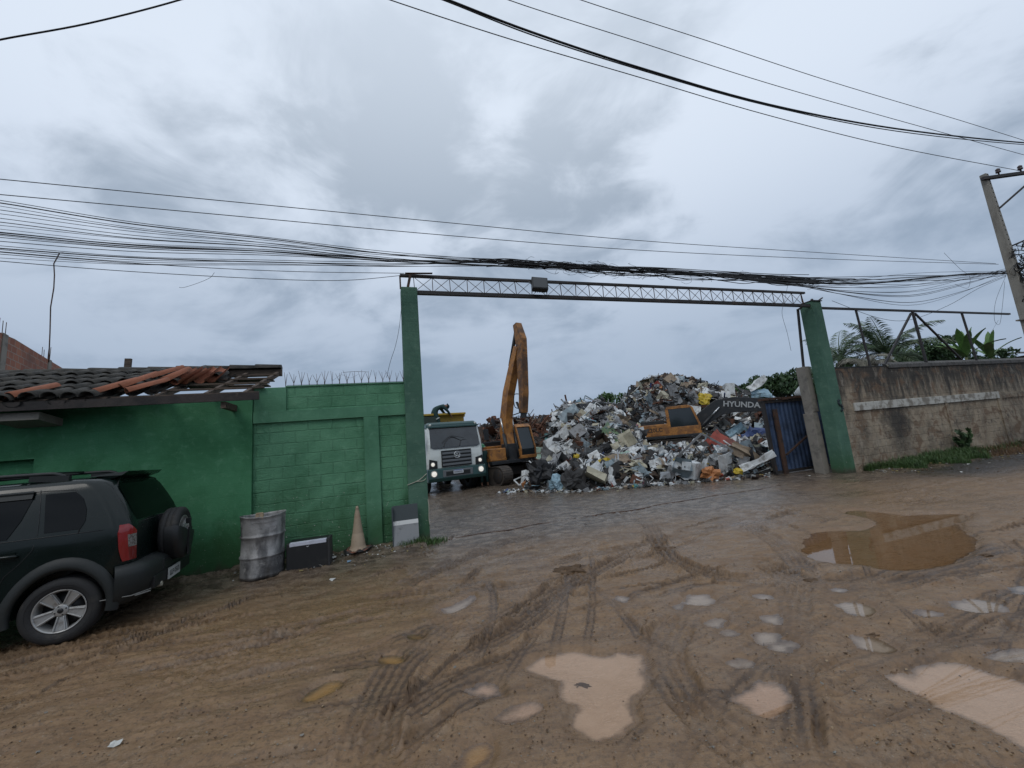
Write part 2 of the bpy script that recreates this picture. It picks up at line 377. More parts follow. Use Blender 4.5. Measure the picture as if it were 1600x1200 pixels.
def ground_mat():
    m = bpy.data.materials.new('wet_mud'); m.use_nodes = True; t = NT(m.node_tree); t.n.clear()
    tc = t.new('ShaderNodeTexCoord').outputs['Object']
    at = t.new('ShaderNodeAttribute', attribute_name='soil'); aw, ap, az = t.sep(at.outputs['Vector'])
    big = t.noise(tc, .35, 5, .6, .3)
    st = t.noise(t.mapv(tc, (.8, 4, 1), (0, 0, -WROT)), 2.2, 8, .75, .2)
    fine = t.noise(tc, 34, 5, .7)
    mid = t.noise(tc, 4.5, 6, .65, .4)
    c = t.mix(t.ramp(st, .3, .72), (.150, .085, .040), (.245, .150, .075))
    st2 = t.noise(t.mapv(tc, (1.2, 9, 1), (0, 0, -WROT + .1)), 5., 7, .75, .5)
    c = t.mix(t.math('MULTIPLY', t.ramp(st2, .55, .68), .55), c, (.075, .043, .02))
    c = t.mix(t.math('MULTIPLY', t.ramp(mid, .45, .72), .65), c, (.22, .15, .09))
    c = t.mix(t.math('MULTIPLY', t.ramp(fine, .48, .66), .7), c, (.08, .05, .026))
    c = t.mix(t.math('MULTIPLY', t.ramp(t.noise(tc, 70, 3, .6), .64, .72), .7), c, (.30, .26, .21))
    # darker packed asphalt and soot beyond the gate line and along the far road
    ln = t.new('ShaderNodeVectorMath', {0: tc, 1: (-ud[1], ud[0], 0)}, operation='DOT_PRODUCT').outputs['Value']
    v = t.math('SUBTRACT', ln, -O.x * ud[1] + O.y * ud[0])
    vb = t.math('ADD', v, t.math('MULTIPLY', t.math('SUBTRACT', big, .5), 5.))
    far = t.ramp(vb, -3.2, -.2)
    c = t.mix(t.math('MULTIPLY', far, .82), c, t.mix(t.ramp(t.math('ADD', t.math('MULTIPLY', st, .5), t.math('MULTIPLY', mid, .5)), .42, .58), (.034, .03, .027), (.16, .132, .105)))  # dark and pale contrast widened, pale streaks stand in for wet highlights
    ll = t.new('ShaderNodeVectorMath', {0: tc, 1: (ud[0], ud[1], 0)}, operation='DOT_PRODUCT').outputs['Value']
    uu = t.math('SUBTRACT', ll, O.x * ud[0] + O.y * ud[1])
    soot = t.math('MULTIPLY', t.ramp(t.math('ADD', uu, t.math('MULTIPLY', mid, 2.)), 10.5, 14.), t.math('MULTIPLY', t.ramp(t.math('ADD', v, t.math('MULTIPLY', t.math('SUBTRACT', st, .5), 2.4)), -3.2, -1.8), t.ramp(t.math('ADD', v, t.math('MULTIPLY', t.math('SUBTRACT', mid, .5), 1.2)), -.75, -1.15)))
    c = t.mix(t.math('MULTIPLY', soot, .9), c, t.mix(t.ramp(fine, .4, .7), (.018, .018, .019), (.05, .05, .05)))
    c = t.mix(t.math('MULTIPLY', ap, .45), c, (.17, .10, .05))
    c = t.mix(t.math('MULTIPLY', az, .66), c, (.052, .029, .014))  # wet ruts darkened further, their shade put into the colour
    pa = t.new('ShaderNodeAttribute', attribute_name='pool'); c = t.mix(pa.outputs['Alpha'], c, pa.outputs['Color'])
    wetn = t.math('ADD', t.math('MULTIPLY', aw, .35), t.math('ADD', t.math('MULTIPLY', t.ramp(mid, .4, .6), .3), t.math('MULTIPLY', t.ramp(st2, .42, .58), .35)))
    r = t.new('ShaderNodeMapRange', {0: wetn, 1: .2, 2: .75, 3: .58, 4: .15}).outputs[0]
    r = t.math('SUBTRACT', r, t.math('MULTIPLY', far, .17), clamp=True)
    r = t.math('SUBTRACT', r, t.math('MULTIPLY', t.math('MULTIPLY', ap, ap), .12), clamp=True)
    h = t.math('ADD', t.math('MULTIPLY', fine, .5), t.math('ADD', t.math('MULTIPLY', t.noise(tc, 110, 3, .7), .35), t.math('MULTIPLY', st, .7)))
    b = t.new('ShaderNodeBump', {'Height': h, 'Strength': .75, 'Distance': .012})
    p = t.new('ShaderNodeBsdfPrincipled', {'Base Color': c, 'Roughness': r, 'Normal': b.outputs[0], 'Specular IOR Level': .5})
    t.new('ShaderNodeOutputMaterial', {0: p.outputs[0]}); return m
GM = ground_mat()
def build_ground():
    ys = [1.15]
    while ys[-1] < 34: ys.append(ys[-1] * (1.0052 if ys[-1] < 10 else 1.009))
    ys = np.array(ys); na = 900
    a = np.linspace(-1, 1, na)
    Yg, Ag = np.meshgrid(ys, a, indexing='ij'); Xg = Ag * (1.52 * Yg + 1.2)
    h, wet, pud, trk, pool = ground_z(Xg.ravel(), Yg.ravel()); h = h.reshape(Xg.shape)
    e = np.minimum(np.minimum(np.arange(na), na - 1 - np.arange(na))[None, :] / 12, np.minimum(np.arange(len(ys)), len(ys) - 1 - np.arange(len(ys)))[:, None] / 8)
    e = np.clip(e, 0, 1); h = h * e - .09 * (1 - e)
    nr = len(ys); co = np.stack([Xg, Yg, h], -1).reshape(-1, 3)
    i = np.arange(nr - 1)[:, None] * na + np.arange(na - 1)[None, :]
    f = np.stack([i, i + 1, i + na + 1, i + na], -1).reshape(-1, 4)
    me = bpy.data.meshes.new('muddy_road'); me.vertices.add(len(co)); me.vertices.foreach_set('co', co.ravel())
    me.loops.add(f.size); me.loops.foreach_set('vertex_index', f.ravel().astype(np.int32))
    me.polygons.add(len(f)); me.polygons.foreach_set('loop_start', np.arange(0, f.size, 4, dtype=np.int32))
    me.polygons.foreach_set('use_smooth', np.ones(len(f), bool)); me.update(calc_edges=True); me.validate()
    at = me.attributes.new('soil', 'FLOAT_VECTOR', 'POINT')
    at.data.foreach_set('vector', np.stack([wet, pud, trk], -1).ravel())
    at = me.attributes.new('pool', 'FLOAT_COLOR', 'POINT'); at.data.foreach_set('color', pool.astype(np.float32).ravel())
    me.materials.append(GM); o = bpy.data.objects.new('muddy_road', me); COL.objects.link(o); tag(o, kind='structure')
    b = MB(); R = 900; b.add([(-R, -R, -.08), (R, -R, -.08), (R, R, -.08), (-R, R, -.08)], [(0, 1, 2, 3)])
    o = b.build('ground', GM); tag(o, kind='structure')
build_ground()
def water_mat():
    m = bpy.data.materials.new('clear_water_film'); m.use_nodes = True; t = NT(m.node_tree); t.n.clear()
    tc = t.new('ShaderNodeTexCoord').outputs['Object']; b = t.new('ShaderNodeBump', {'Height': t.noise(tc, 2.5, 2), 'Strength': .012, 'Distance': .02}).outputs[0]
    g = t.new('ShaderNodeBsdfGlossy', {'Color': (1, 1, 1, 1), 'Roughness': .02, 'Normal': b}); tr = t.new('ShaderNodeBsdfTransparent', {'Color': (1, 1, 1, 1)})
    fr = t.new('ShaderNodeFresnel', {'IOR': 1.36, 'Normal': b}); mx = t.new('ShaderNodeMixShader', {0: fr.outputs[0], 1: tr.outputs[0], 2: g.outputs[0]})
    t.new('ShaderNodeOutputMaterial', {0: mx.outputs[0]}); return m
WATER = water_mat()
for pi_, (P, c) in enumerate(PUD):
    n = len(P); cx = sum(p[0] for p in P) / n; cy = sum(p[1] for p in P) / n
    ar = sum(P[i][0] * P[(i + 1) % n][1] - P[(i + 1) % n][0] * P[i][1] for i in range(n)); sg = 1 if ar > 0 else -1
    Q = []
    for i in range(n):
        a = Vector(P[i - 1]); b_ = Vector(P[(i + 1) % n]); d = (b_ - a).normalized(); Q.append((P[i][0] + d.y * sg * .07, P[i][1] - d.x * sg * .07))
    b = MB(); b.add([(x, y, ZW + pi_ * .00025) for x, y in Q], [tuple(range(n)) if sg > 0 else tuple(range(n))[::-1]])
    tag(b.build('puddle', WATER, fix=False), kind='structure')
# ------------------------------------------------------------------ wall-frame builder: x = along the street wall, y = into the yard
class WT:
    def __init__(s, name, u, v, z, label, cat, group=None): s.o = (u, v, z); s.root = wempty(name, u, v, z, label, cat, group)
    def build(s, mb, name, mats, parent=None, bevel=0., seg=2):
        u, v, z = s.o; mb.v = [(a - u, b - v, c - z) for a, b, c in mb.v]
        return mb.build(name, mats, parent or s.root, bevel, seg)

def wall_mat(name, base, dark, light, block=0., lowdirt=0., topdirt=0., flecks=0., bumps=.5, htop=3., stain=0, brickscale=(.4, .2)):
    m = bpy.data.materials.new(name); m.use_nodes = True; t = NT(m.node_tree); t.n.clear()
    tc = t.new('ShaderNodeTexCoord').outputs['Object']; x, y, z = t.sep(tc)
    n1 = t.noise(tc, 1.3, 6, .6, .5); n2 = t.noise(tc, 7, 6, .65, .4); n3 = t.noise(t.mapv(tc, (1, 1, 3.5)), 22, 5, .7, .5)
    c = t.mix(t.ramp(n1, .35, .7), base, dark)
    c = t.mix(t.math('MULTIPLY', t.ramp(n2, .5, .78), .6), c, light)
    c = t.mix(t.math('MULTIPLY', t.ramp(t.noise(t.mapv(tc, (1, 1, 2.5)), 60, 3, .6), .5, .8), .35), c, dark)
    v2 = t.new('ShaderNodeCombineXYZ', {0: x, 1: z, 2: 0.}).outputs[0]
    v2 = t.new('ShaderNodeVectorMath', {0: v2, 1: t.new('ShaderNodeVectorMath', {0: t.new('ShaderNodeTexNoise', {'Vector': tc, 'Scale': 5., 'Detail': 3.}).outputs['Color'], 1: (.03, .03, 0)}, operation='MULTIPLY').outputs[0]}, operation='ADD').outputs[0]
    br = t.new('ShaderNodeTexBrick', {'Vector': v2, 'Scale': 1., 'Mortar Size': .012, 'Mortar Smooth': .6, 'Brick Width': brickscale[0], 'Row Height': brickscale[1]})
    jf = br.outputs['Fac']
    if block: c = t.mix(t.math('MULTIPLY', jf, .5 * block), c, tuple(k * .35 for k in dark))
    if lowdirt:
        f = t.math('ADD', t.math('MULTIPLY', z, -1. / lowdirt), t.math('MULTIPLY', n1, 1.6))
        c = t.mix(t.math('MULTIPLY', t.ramp(f, -.15, .8), .7), c, (.028, .085, .026))
        c = t.mix(t.math('MULTIPLY', t.ramp(t.math('ADD', t.math('MULTIPLY', z, -3.5), t.math('MULTIPLY', n2, 1.6)), .1, .9), .8), c, (.055, .042, .03))
    if topdirt:
        run = t.noise(t.mapv(tc, (3.2, 3.2, .28)), 2., 5, .6, .2)
        f = t.math('ADD', t.math('MULTIPLY', t.math('SUBTRACT', z, htop), 1. / topdirt), t.math('MULTIPLY', run, 2.1))
        c = t.mix(t.math('MULTIPLY', t.ramp(f, .05, .75), .88), c, (.028, .027, .026))
    if stain:
        c = t.mix(t.math('MULTIPLY', t.ramp(t.noise(tc, 2.2, 6, .7, .6), .5, .62), .8), c, (.17, .105, .065))
        c = t.mix(t.math('MULTIPLY', t.ramp(t.noise(tc, 3.1, 7, .75, .8), .53, .66), .75), c, (.07, .06, .052))
        c = t.mix(t.math('MULTIPLY', t.ramp(t.noise(t.mapv(tc, (1, 1, .35)), 6., 5, .7, .3), .52, .7), .5), c, (.42, .37, .30))
        dd = t.new('ShaderNodeVectorMath', {0: t.mapv(tc, (1, .1, .6)), 1: (-4.1, 0, .75)}, operation='DISTANCE').outputs['Value']
        c = t.mix(t.math('MULTIPLY', t.ramp(t.math('ADD', dd, t.math('MULTIPLY', n2, .9)), 1.35, .55), .8), c, (.035, .033, .032))
    if flecks:
        k = t.math('MULTIPLY', t.ramp(t.noise(tc, 30, 2, .5), .70, .73), t.ramp(t.math('ADD', t.math('MULTIPLY', z, -.9), n1), -.75, .0))
        c = t.mix(t.math('MULTIPLY', k, flecks), c, (.42, .44, .38))
        k = t.math('MULTIPLY', t.ramp(t.noise(t.mapv(tc, (.5, .5, 12)), 9, 3, .6), .71, .74), t.ramp(n2, .5, .6))
        c = t.mix(t.math('MULTIPLY', k, flecks), c, (.35, .4, .33))
    hgt = t.math('ADD', t.math('MULTIPLY', n3, .7), t.math('ADD', t.math('MULTIPLY', n2, .8), t.math('MULTIPLY', jf, -.8 * block)))
    b = t.new('ShaderNodeBump', {'Height': hgt, 'Strength': bumps, 'Distance': .03})
    p = t.new('ShaderNodeBsdfPrincipled', {'Base Color': c, 'Roughness': .78, 'Normal': b.outputs[0], 'Specular IOR Level': .3})
    t.new('ShaderNodeOutputMaterial', {0: p.outputs[0]}); return m
M_GREENR = wall_mat('green_rough_paint', (.12, .30, .175), (.07, .205, .112), (.18, .38, .24), .3, 1.5, 0, 1., .9)
M_GREENS = wall_mat('green_smooth_paint', (.10, .25, .15), (.06, .175, .10), (.15, .32, .21), .12, 1.2, 0, .6, .3)
M_GREENH = wall_mat('green_house_paint', (.058, .205, .10), (.030, .135, .058), (.11, .275, .16), .1, 1.1, 0, .35, .25)
M_PILLAR = wall_mat('green_pillar_paint', (.08, .165, .115), (.045, .11, .078), (.14, .23, .17), .15, .9, 0, .6, .35)
M_OLDW = wall_mat('unpainted_render', (.38, .31, .225), (.17, .14, .105), (.5, .43, .33), .4, 0, 1.25, 0, 1., 3., 1)
M_WOOD = mat('weathered_wood', (.105, .075, .055), .85, [((.04, .032, .028), 3, .4, .7, (1, 8, 8)), ((.2, .15, .11), 12, .6, .8, (1, 6, 6))], (14, .6, (1, 6, 6)))
M_WOODD = mat('dark_fascia_board', (.045, .036, .032), .85, [((.02, .018, .018), 2, .4, .7), ((.09, .07, .06), 8, .6, .8)], (14, .5))
M_TILED = mat('mossy_roof_tile', (.055, .05, .042), .9, [((.022, .022, .02), 5, .4, .65), ((.11, .10, .07), 11, .62, .8), ((.15, .07, .04), 3.5, .68, .8)], (30, .6))
M_TILEO = mat('broken_red_tile', (.27, .095, .05), .85, [((.14, .07, .045), 6, .5, .75), ((.5, .24, .14), 15, .6, .8)], (30, .4))
M_RUST = mat('rusted_steel', (.085, .042, .026), .8, [((.03, .022, .02), 5, .4, .7), ((.16, .075, .035), 12, .55, .75)], (40, .5))
M_DSTEEL = mat('blackened_steel', (.028, .026, .026), .65, [((.075, .045, .03), 7, .5, .75)], (40, .3))

# ---- green house with a tiled lean-to roof
T = WT('green_house', -4.5, 0, 0, 'low green plastered house with a broken clay tile roof, left of the green gate wall', 'house')
b = MB()
b.bx(-8.6, -5.66 - .5, -.012, .18, -.3, 2.9); b.bx(-5.64, -2.86, -.012, .18, -.3, 2.89)
b.bx(-6.16, -5.64, -.012, .18, -.3, 1.79); b.bx(-6.16, -5.64, -.012, .18, 2.04, 2.89); b.bx(-6.16, -5.64, .10, .17, 1.79, 2.04)
b.bx(-8.6, -3.3, 3.3, 3.45, -.3, 3.0); b.bx(-8.6, -8.45, .18, 3.3, -.3, 2.9); b.bx(-3.0, -2.87, .18, 2.1, -.3, 2.72)
T.build(b, 'wall', M_GREENH)
b = MB(); b.bx(-4.75, -4.68, -.016, .02, 1.62, 1.72)
T.build(b, 'electrical_socket', K['black'])
RS = .4                                                         # roof slope
def roof_z(v): return 2.82 + (v + .5) * RS
b = MB()
rr = random.Random(4)
cw = .225
def tile(b, u, v0, v1, lift=0., yaw=0., tilt=0., mi=0, inv=False, r0=.10, r1=.078, dz=0.):
    """one half-round clay tile running up the slope from v0 to v1"""
    n = 7; vs = []
    c = Vector((u, (v0 + v1) / 2, roof_z((v0 + v1) / 2) + lift)); R = RZ(yaw) @ RX(math.atan(RS) + tilt); L = (v1 - v0) / 2 / cos(math.atan(RS))
    for th in (0., .014):
        for s_, rad in ((-1, r0), (1, r1)):
            for j in range(n):
                a = pi * j / (n - 1); q = (rad - th)
                p = Vector((q * cos(a), s_ * L, (-(q) * sin(a) * .75 if inv else q * sin(a) * .85)))
                vs.append(c + R @ p)
    fs = []
    for j in range(n - 1):
        fs += [(j, j + 1, n + j + 1, n + j), (2 * n + j, 3 * n + j, 3 * n + j + 1, 2 * n + j + 1), (j, 2 * n + j, 2 * n + j + 1, j + 1), (n + j, n + j + 1, 3 * n + j + 1, 3 * n + j)]
    b.add(vs, fs, mi, True)
courses = [-.56 + .40 * i for i in range(6)]
for i in range(34):
    u = -8.6 + cw * i
    for k, v0 in enumerate(courses):
        if v0 > 1.3: continue
        miss = u > -4.75 + .35 * k + rr.uniform(-.1, .1) if k < 4 else u > -3.75
        if k == 0 and -5.6 < u < -5.3: miss = rr.random() < .25
        if miss: continue
        j = lambda a: rr.uniform(-a, a)
        old = u < -4.9
        tile(b, u + cw / 2 + j(.012), v0 + j(.02), v0 + .46, .015 + j(.01), j(.05), 0, 0, True)
        tile(b, u + j(.015), v0 + j(.03), v0 + .46, .045 + j(.012) + (.02 if rr.random() < .1 else 0), j(.07), -.03 + j(.02), 1 if (rr.random() < .02 or (u > -5.2 and k < 2 and rr.random() < .12)) else 0)
# slipped and broken red tiles
for u, v0, yaw, tl, lift in ((-5.52, -.55, .5, .05, .09), (-4.62, -.45, .75, .1, .1), (-4.42, -.3, .72, .16, .15), (-4.25, -.4, .9, .05, .08),
                          (-4.12, .1, .6, .22, .14), (-3.98, .15, .5, .28, .17), (-3.86, .2, .55, .25, .16), (-4.35, .35, .8, .1, .15), (-3.72, .3, .3, .3, .15), (-3.62, .45, .2, .25, .12)):
    tile(b, u, v0, v0 + .5, lift, -yaw, tl, 1, u > -4.0)
T.build(b, 'roof_tile_field', [M_TILED, M_TILEO])
b = MB()
u = -8.6
while u < -2.9:                                                 # ridge tiles
    c = Vector((u + .22, 1.5, roof_z(1.5) + .03)); n = 7; vs = []
    for s_, rad in ((-.25, .105), (.22, .082)):
        for j in range(n):
            a = pi * j / (n - 1); vs.append(c + Vector((s_, rad * 1.25 * cos(a), rad * sin(a) + rr.uniform(-.004, .004))))
    b.add(vs, [(j, j + 1, n + j + 1, n + j) for j in range(n - 1)] + [tuple(range(n)), tuple(range(2 * n - 1, n - 1, -1))], 0, True); u += .45
T.build(b, 'ridge_tile_row', M_TILED)
b = MB(); b.beam((-8.6, -.53, 2.74), (-2.62, -.53, 2.755), .035, .12, mi=0); T.build(b, 'fascia_board', M_WOODD)
b = MB(); b.beam((-8.6, 1.5, roof_z(1.5) - .07), (-2.75, 1.5, roof_z(1.5) - .06), .08, .14); T.build(b, 'ridge_beam', M_WOOD)
for u in (-7.9, -6.9, -5.9, -4.95, -4.1, -3.45, -2.9):
    b = MB(); b.beam((u, -.5, roof_z(-.5) - .075), (u + .08, 1.46, roof_z(1.46) - .075), .06, .09); T.build(b, 'rafter', M_WOOD)
b = MB(); b.beam((-4.0, .55, roof_z(.5) - .09), (-2.75, .57, roof_z(.5) - .1), .22, .02); b.beam((-4.1, 1.0, roof_z(.95) - .09), (-2.8, 1.0, roof_z(.95) - .09), .3, .02); T.build(b, 'ceiling_plank', M_WOOD)
for v in (-.42, -.05, .33, .72, 1.1):
    b = MB(); b.beam((-8.6, v, roof_z(v) - .01), (-2.68 - .05 * v, v + .02, roof_z(v) - .015), .05, .032); T.build(b, 'roof_batten', M_WOOD)
b = MB(); b.beam((-3.12, -.5, 2.64), (-3.12, .0, 2.64), .07, .1); T.build(b, 'bracket', M_WOOD)
b = MB(); b.beam((-5.6, -.45, 2.62), (-5.6, -.01, 2.56), .5, .11); T.build(b, 'concrete_lintel', K['concrete'])
b = MB(); b.beam((-5.52, 1.75, 3.3), (-5.50, 1.75, 3.98), .1, .05, up=(0, 1, 0)); b.beam((-5.6, 1.75, 3.8), (-5.5, 1.75, 3.8), .01, .01)
T.build(b, 'wooden_stub_post', M_WOOD)

# ---- green gate wall, panelled, with iron spikes on top
T = WT('green_boundary_wall', -1.6, 0, 0, 'panelled rough green block wall topped with iron spikes, between the tiled house and the gate', 'wall')
b = MB(); b.bx(-2.855, -.31, .05, .22, -.3, 2.985); T.build(b, 'wall_panel', M_GREENR)
b = MB(); b.bx(-2.853, -.31, -.0, .05, 2.36, 2.56); b.bx(-1.08, -.82, 0, .05, -.3, 2.36); b.bx(-2.85, -2.35, .012, .05, 2.56, 2.98)
T.build(b, 'render_band', M_GREENS, bevel=.006)
b = MB(); b.bx(-2.36, -.31, .03, .24, 2.985, 3.005); T.build(b, 'coping', M_GREENS)
for i in range(17):
    u = -2.38 + i * (2.05 / 16); b = MB(); rk = random.Random(i)
    k = (3 if i % 3 else 2)
    for q in range(k):
        a = (q - (k - 1) / 2) * .13 + rk.uniform(-.04, .04); hh = rk.uniform(.2, .29)
        b.tube([(u, .12, 2.99), (u + rk.uniform(-.006, .006), .12, 3.06), (u + a * .45, .12 + rk.uniform(-.05, .05), 3.0 + hh)], [.006, .006, .003], 4)
    T.build(b, 'wall_spike', M_RUST)
b = MB()
b.tube(bez([(-1.42, .12, 3.24), (-1.2, .12, 3.25), (-.98, .12, 3.235)]), .004, 4); b.tube(bez([(-1.6, .12, 3.09), (-1.45, .1, 3.19), (-1.3, .12, 3.13), (-1.15, .14, 3.2)]), .002, 4)
b.tube([(-2.36, .12, 3.03), (-1.5, .12, 3.025), (-.32, .12, 3.03)], .004, 4)
T.build(b, 'spike_wire', M_RUST)

# ---- gate pillars and lattice beam
T = WT('gate_pillar', -.18, .1, 0, 'tall green concrete gate pillar at the end of the green wall, chipped white at its edge', 'pillar', 'green gate pillars')
b = MB(); b.add([(-.36, -.08, -.2), (0.0, -.08, -.2), (0, .28, -.2), (-.36, .28, -.2), (-.30, -.05, 4.93), (.02, -.05, 4.93), (.02, .26, 4.93), (-.30, .26, 4.93)],
                [(0, 3, 2, 1), (4, 5, 6, 7), (0, 1, 5, 4), (1, 2, 6, 5), (2, 3, 7, 6), (3, 0, 4, 7)])
T.build(b, 'shaft', M_PILLAR, bevel=.015)
b = MB()
for p, q in (((-.36, 1.05), (.0, 1.22)), ((-.2, 1.1), (-.02, 1.13))):
    b.tube(bez([(p[0], -.085, p[1]), ((p[0] + q[0]) / 2 + .03, -.083, (p[1] + q[1]) / 2 - .02), (q[0], -.083, q[1])], 5), .008, 4)
b.tube(bez([(-.004, -.083, .75), (.004, -.084, .6), (-.006, -.085, .42), (.002, -.084, .3)], 5), .007, 4)
T.build(b, 'paint_chip', mat('bare_plaster', (.45, .44, .36), .9, bump=(40, .4)))
T = WT('gate_pillar', 11.15, .15, 0, 'tall green concrete gate pillar beside the blue steel gate, with a dark painted mark', 'pillar', 'green gate pillars')
b = MB(); b.add([(11.17, 0, -.2), (11.60, 0, -.2), (11.60, .36, -.2), (11.17, .36, -.2), (11.29, .0, 4.96), (11.69, .0, 4.96), (11.69, .36, 4.96), (11.29, .36, 4.96)],
                [(0, 3, 2, 1), (4, 5, 6, 7), (0, 1, 5, 4), (1, 2, 6, 5), (2, 3, 7, 6), (3, 0, 4, 7)])
T.build(b, 'shaft', M_PILLAR, bevel=.015)
b = MB(); b.bx(11.28, 11.71, -.03, .38, 4.96, 4.985); b.beam((11.6, .0, 4.98), (11.78, .0, 5.07), .05, .03); b.beam((11.45, .1, 4.97), (11.5, .1, 5.06), .05)
T.build(b, 'cap_plate', M_DSTEEL)
b = MB(); b.tube([Vector(q) + Vector((.24, 0, 0)) for q in bez([(11.30, -.004, 2.02), (11.24, -.006, 1.98), (11.26, -.006, 1.88), (11.33, -.006, 1.86), (11.34, -.006, 1.76), (11.27, -.006, 1.70)], 5)], [.02 + .012 * (i % 3) for i in range(26)], 5)
T.build(b, 'painted_mark', mat('faded_black_paint', (.02, .035, .04), .8))
T = WT('gate_beam', 5.5, .1, 4.85, 'long dark steel lattice beam spanning the open gate between the two green pillars', 'truss beam')
b = MB(); b.beam((-.3, .08, 5.22), (11.2, .08, 5.235), .06, .055); T.build(b, 'top_chord', M_DSTEEL)
b = MB(); b.beam((-.05, .08, 4.86), (11.3, .08, 4.84), .08, .075); T.build(b, 'bottom_chord', M_DSTEEL)
b = MB(); n = 30; rk = random.Random(3)
for i in range(n + 1):
    u = -.02 + i * 11.05 / n; b.beam((u, .08, 4.88), (u + rk.uniform(-.02, .02), .08, 5.2), .013, .013)
    if i < n:
        u2 = u + 11.05 / n; b.beam((u, .075, 4.88), (u2, .075, 5.2), .009, .009); b.beam((u, .087, 5.2), (u2, .087, 4.88), .009, .009)
T.build(b, 'lattice_web', M_RUST)
b = MB(); b.beam((-.3, .08, 4.93), (-.3, .08, 5.22), .03, .03); b.beam((-.16, .0, 4.93), (-.10, .0, 5.2), .09, .05, mi=0); b.beam((-.2, .0, 5.235), (.35, .0, 5.262), .06, .012)
T.build(b, 'end_bracket', M_RUST)
b = MB(); b.beam((11.08, .08, 4.9), (11.05, .08, 5.22), .02, .02); T.build(b, 'end_upright', M_RUST)
# flood lamp bolted on the beam
T = WT('flood_lamp', 2.68, -.05, 5.05, 'dark square flood lamp tilted on the lattice beam over the gate', 'lamp')
R = RZ(-.12) @ RX(-.35) @ RY(.12)
c = Vector((2.68, -.12, 5.06))
b = MB(); b.box(c, (.36, .12, .33), R); b.box(c + R @ Vector((0, .08, 0)), (.28, .06, .25), R)
for i in range(6): b.box(c + R @ Vector((-.13 + i * .052, .12, 0)), (.012, .06, .22), R)
T.build(b, 'housing', K['black'], bevel=.01)
b = MB(); b.box(c + R @ Vector((0, -.063, 0)), (.31, .006, .28), R); T.build(b, 'lens', K['glass'])
for u_ in (2.49, 2.87):
    b = MB(); b.beam((u_, -.12, 5.06), (u_ + .01, .04, 5.2), .03, .008); T.build(b, 'bracket', M_DSTEEL)

# steel rail of the sliding gate let into the ground
T = WT('gate_rail', 5.5, -.1, 0, 'thin steel gate rail lying in the mud across the entrance', 'rail')
b = MB()
for k in range(34):
    u0 = .1 + k * .25; p0 = L2W(u0, -.14 + .02 * sin(k)); p1 = L2W(u0 + .25, -.14 + .02 * sin(k + 1))
    b.beam((u0, -.14 + .02 * sin(k), max(gz(p0.x, p0.y), -.01) - .012), (u0 + .25, -.14 + .02 * sin(k + 1), max(gz(p1.x, p1.y), -.01) - .012), .03, .04)
T.build(b, 'rail_bar', M_RUST)

# ---- old concrete column leaning behind the right pillar
T = WT('concrete_gate_post', 11.2, .6, 0, 'weathered grey concrete post between the blue gate leaf and the right green pillar', 'post')
b = MB(); b.bx(11.02, 11.26, .45, .72, -.2, 1.72); b.bx(11.10, 11.33, .45, .72, 1.75, 3.1); b.bx(11.08, 11.26, .47, .70, 1.71, 1.76)
T.build(b, 'shaft', K['concrete'], bevel=.012)
b = MB(); b.beam((11.14, .5, 3.08), (11.12, .3, 4.82), .05, .05); b.beam((11.08, .3, 4.78), (11.16, .2, 4.84), .1, .04); T.build(b, 'steel_upright', M_DSTEEL)

# ---- blue corrugated gate leaf
M_BLUE = mat('faded_blue_sheet', (.06, .10, .19), .55, [((.02, .03, .055), 2.5, .4, .7), ((.10, .13, .18), 6, .6, .8, (4, 4, .4)), ((.12, .06, .035), 5, .68, .78)], (30, .2), metal=.2)
T = WT('sliding_gate', 11.2, 1.4, 0, 'open blue corrugated steel gate leaf beside the right green pillar', 'gate')
b = MB(); n = 150
def cor(i): q = (i % 10) / 10; return .04 * (min(1, max(0, (abs(q - .5) - .16) / .09)))
def gf(a, c_):
    i = int(round(a * n)); return (10.42 + a * 2.6, 1.42 + cor(i), .06 + c_ * 2.1)
b.grid(gf, n, 1, smooth=False); T.build(b, 'corrugated_sheet', M_BLUE)
b = MB(); b.bx(10.34, 10.42, 1.36, 1.46, .0, 2.22); b.bx(10.34, 13.0, 1.38, 1.44, .02, .1); b.bx(10.34, 13.0, 1.37, 1.47, 2.16, 2.24); T.build(b, 'frame', M_DSTEEL)
b = MB(); b.beam((10.72, 1.33, 1.95), (10.70, 1.33, .0), .15, .05, up=(0, 1, 0)); T.build(b, 'rusty_plank', M_RUST)
b = MB(); b.beam((10.8, 1.30, .55), (12.4, 1.30, 1.32), .05, .04); T.build(b, 'brace', M_RUST)
b = MB()
for i in range(9): b.box((10.45 + i * .27, 1.42, 2.27 + .01 * (i % 3)), (.22, .2, .06 + .02 * (i % 2)), RZ(.1 * ((i * 7) % 5 - 2)))
T.build(b, 'top_rail_plate', M_RUST)

# ---- right boundary wall
T = WT('old_boundary_wall', 18, 0, 0, 'long stained grey and brown rendered wall right of the gate, black with mould along its top', 'wall')
b = MB(); b.bx(11.42, 34, .03, .25, -.3, 2.93); T.build(b, 'wall_panel', M_OLDW)
b = MB(); b.bx(16.34, 16.5, -.0, .03, -.1, 1.66); b.bx(19.3, 19.55, -.0, .03, -.1, 1.9); b.bx(19.55, 34, .0, .03, 1.66, 1.86); b.bx(24, 24.2, 0, .03, -.1, 1.66)
T.build(b, 'render_band', M_OLDW)
b = MB(); b.bx(12.1, 19.42, -.02, .03, 1.665, 1.9); T.build(b, 'white_band', mat('flaking_whitewash', (.46, .45, .41), .85, [((.20, .18, .15), 4, .42, .6), ((.07, .065, .06), 8, .62, .74)], (25, .4)), bevel=.01)
b = MB(); n = 700
def cg(a, c_): return (14.0 + a * 20, .0 + c_ * .3, 2.98 + .012 * sin(a * 20 / .076 * 2 * pi / 2) + .12 * c_)
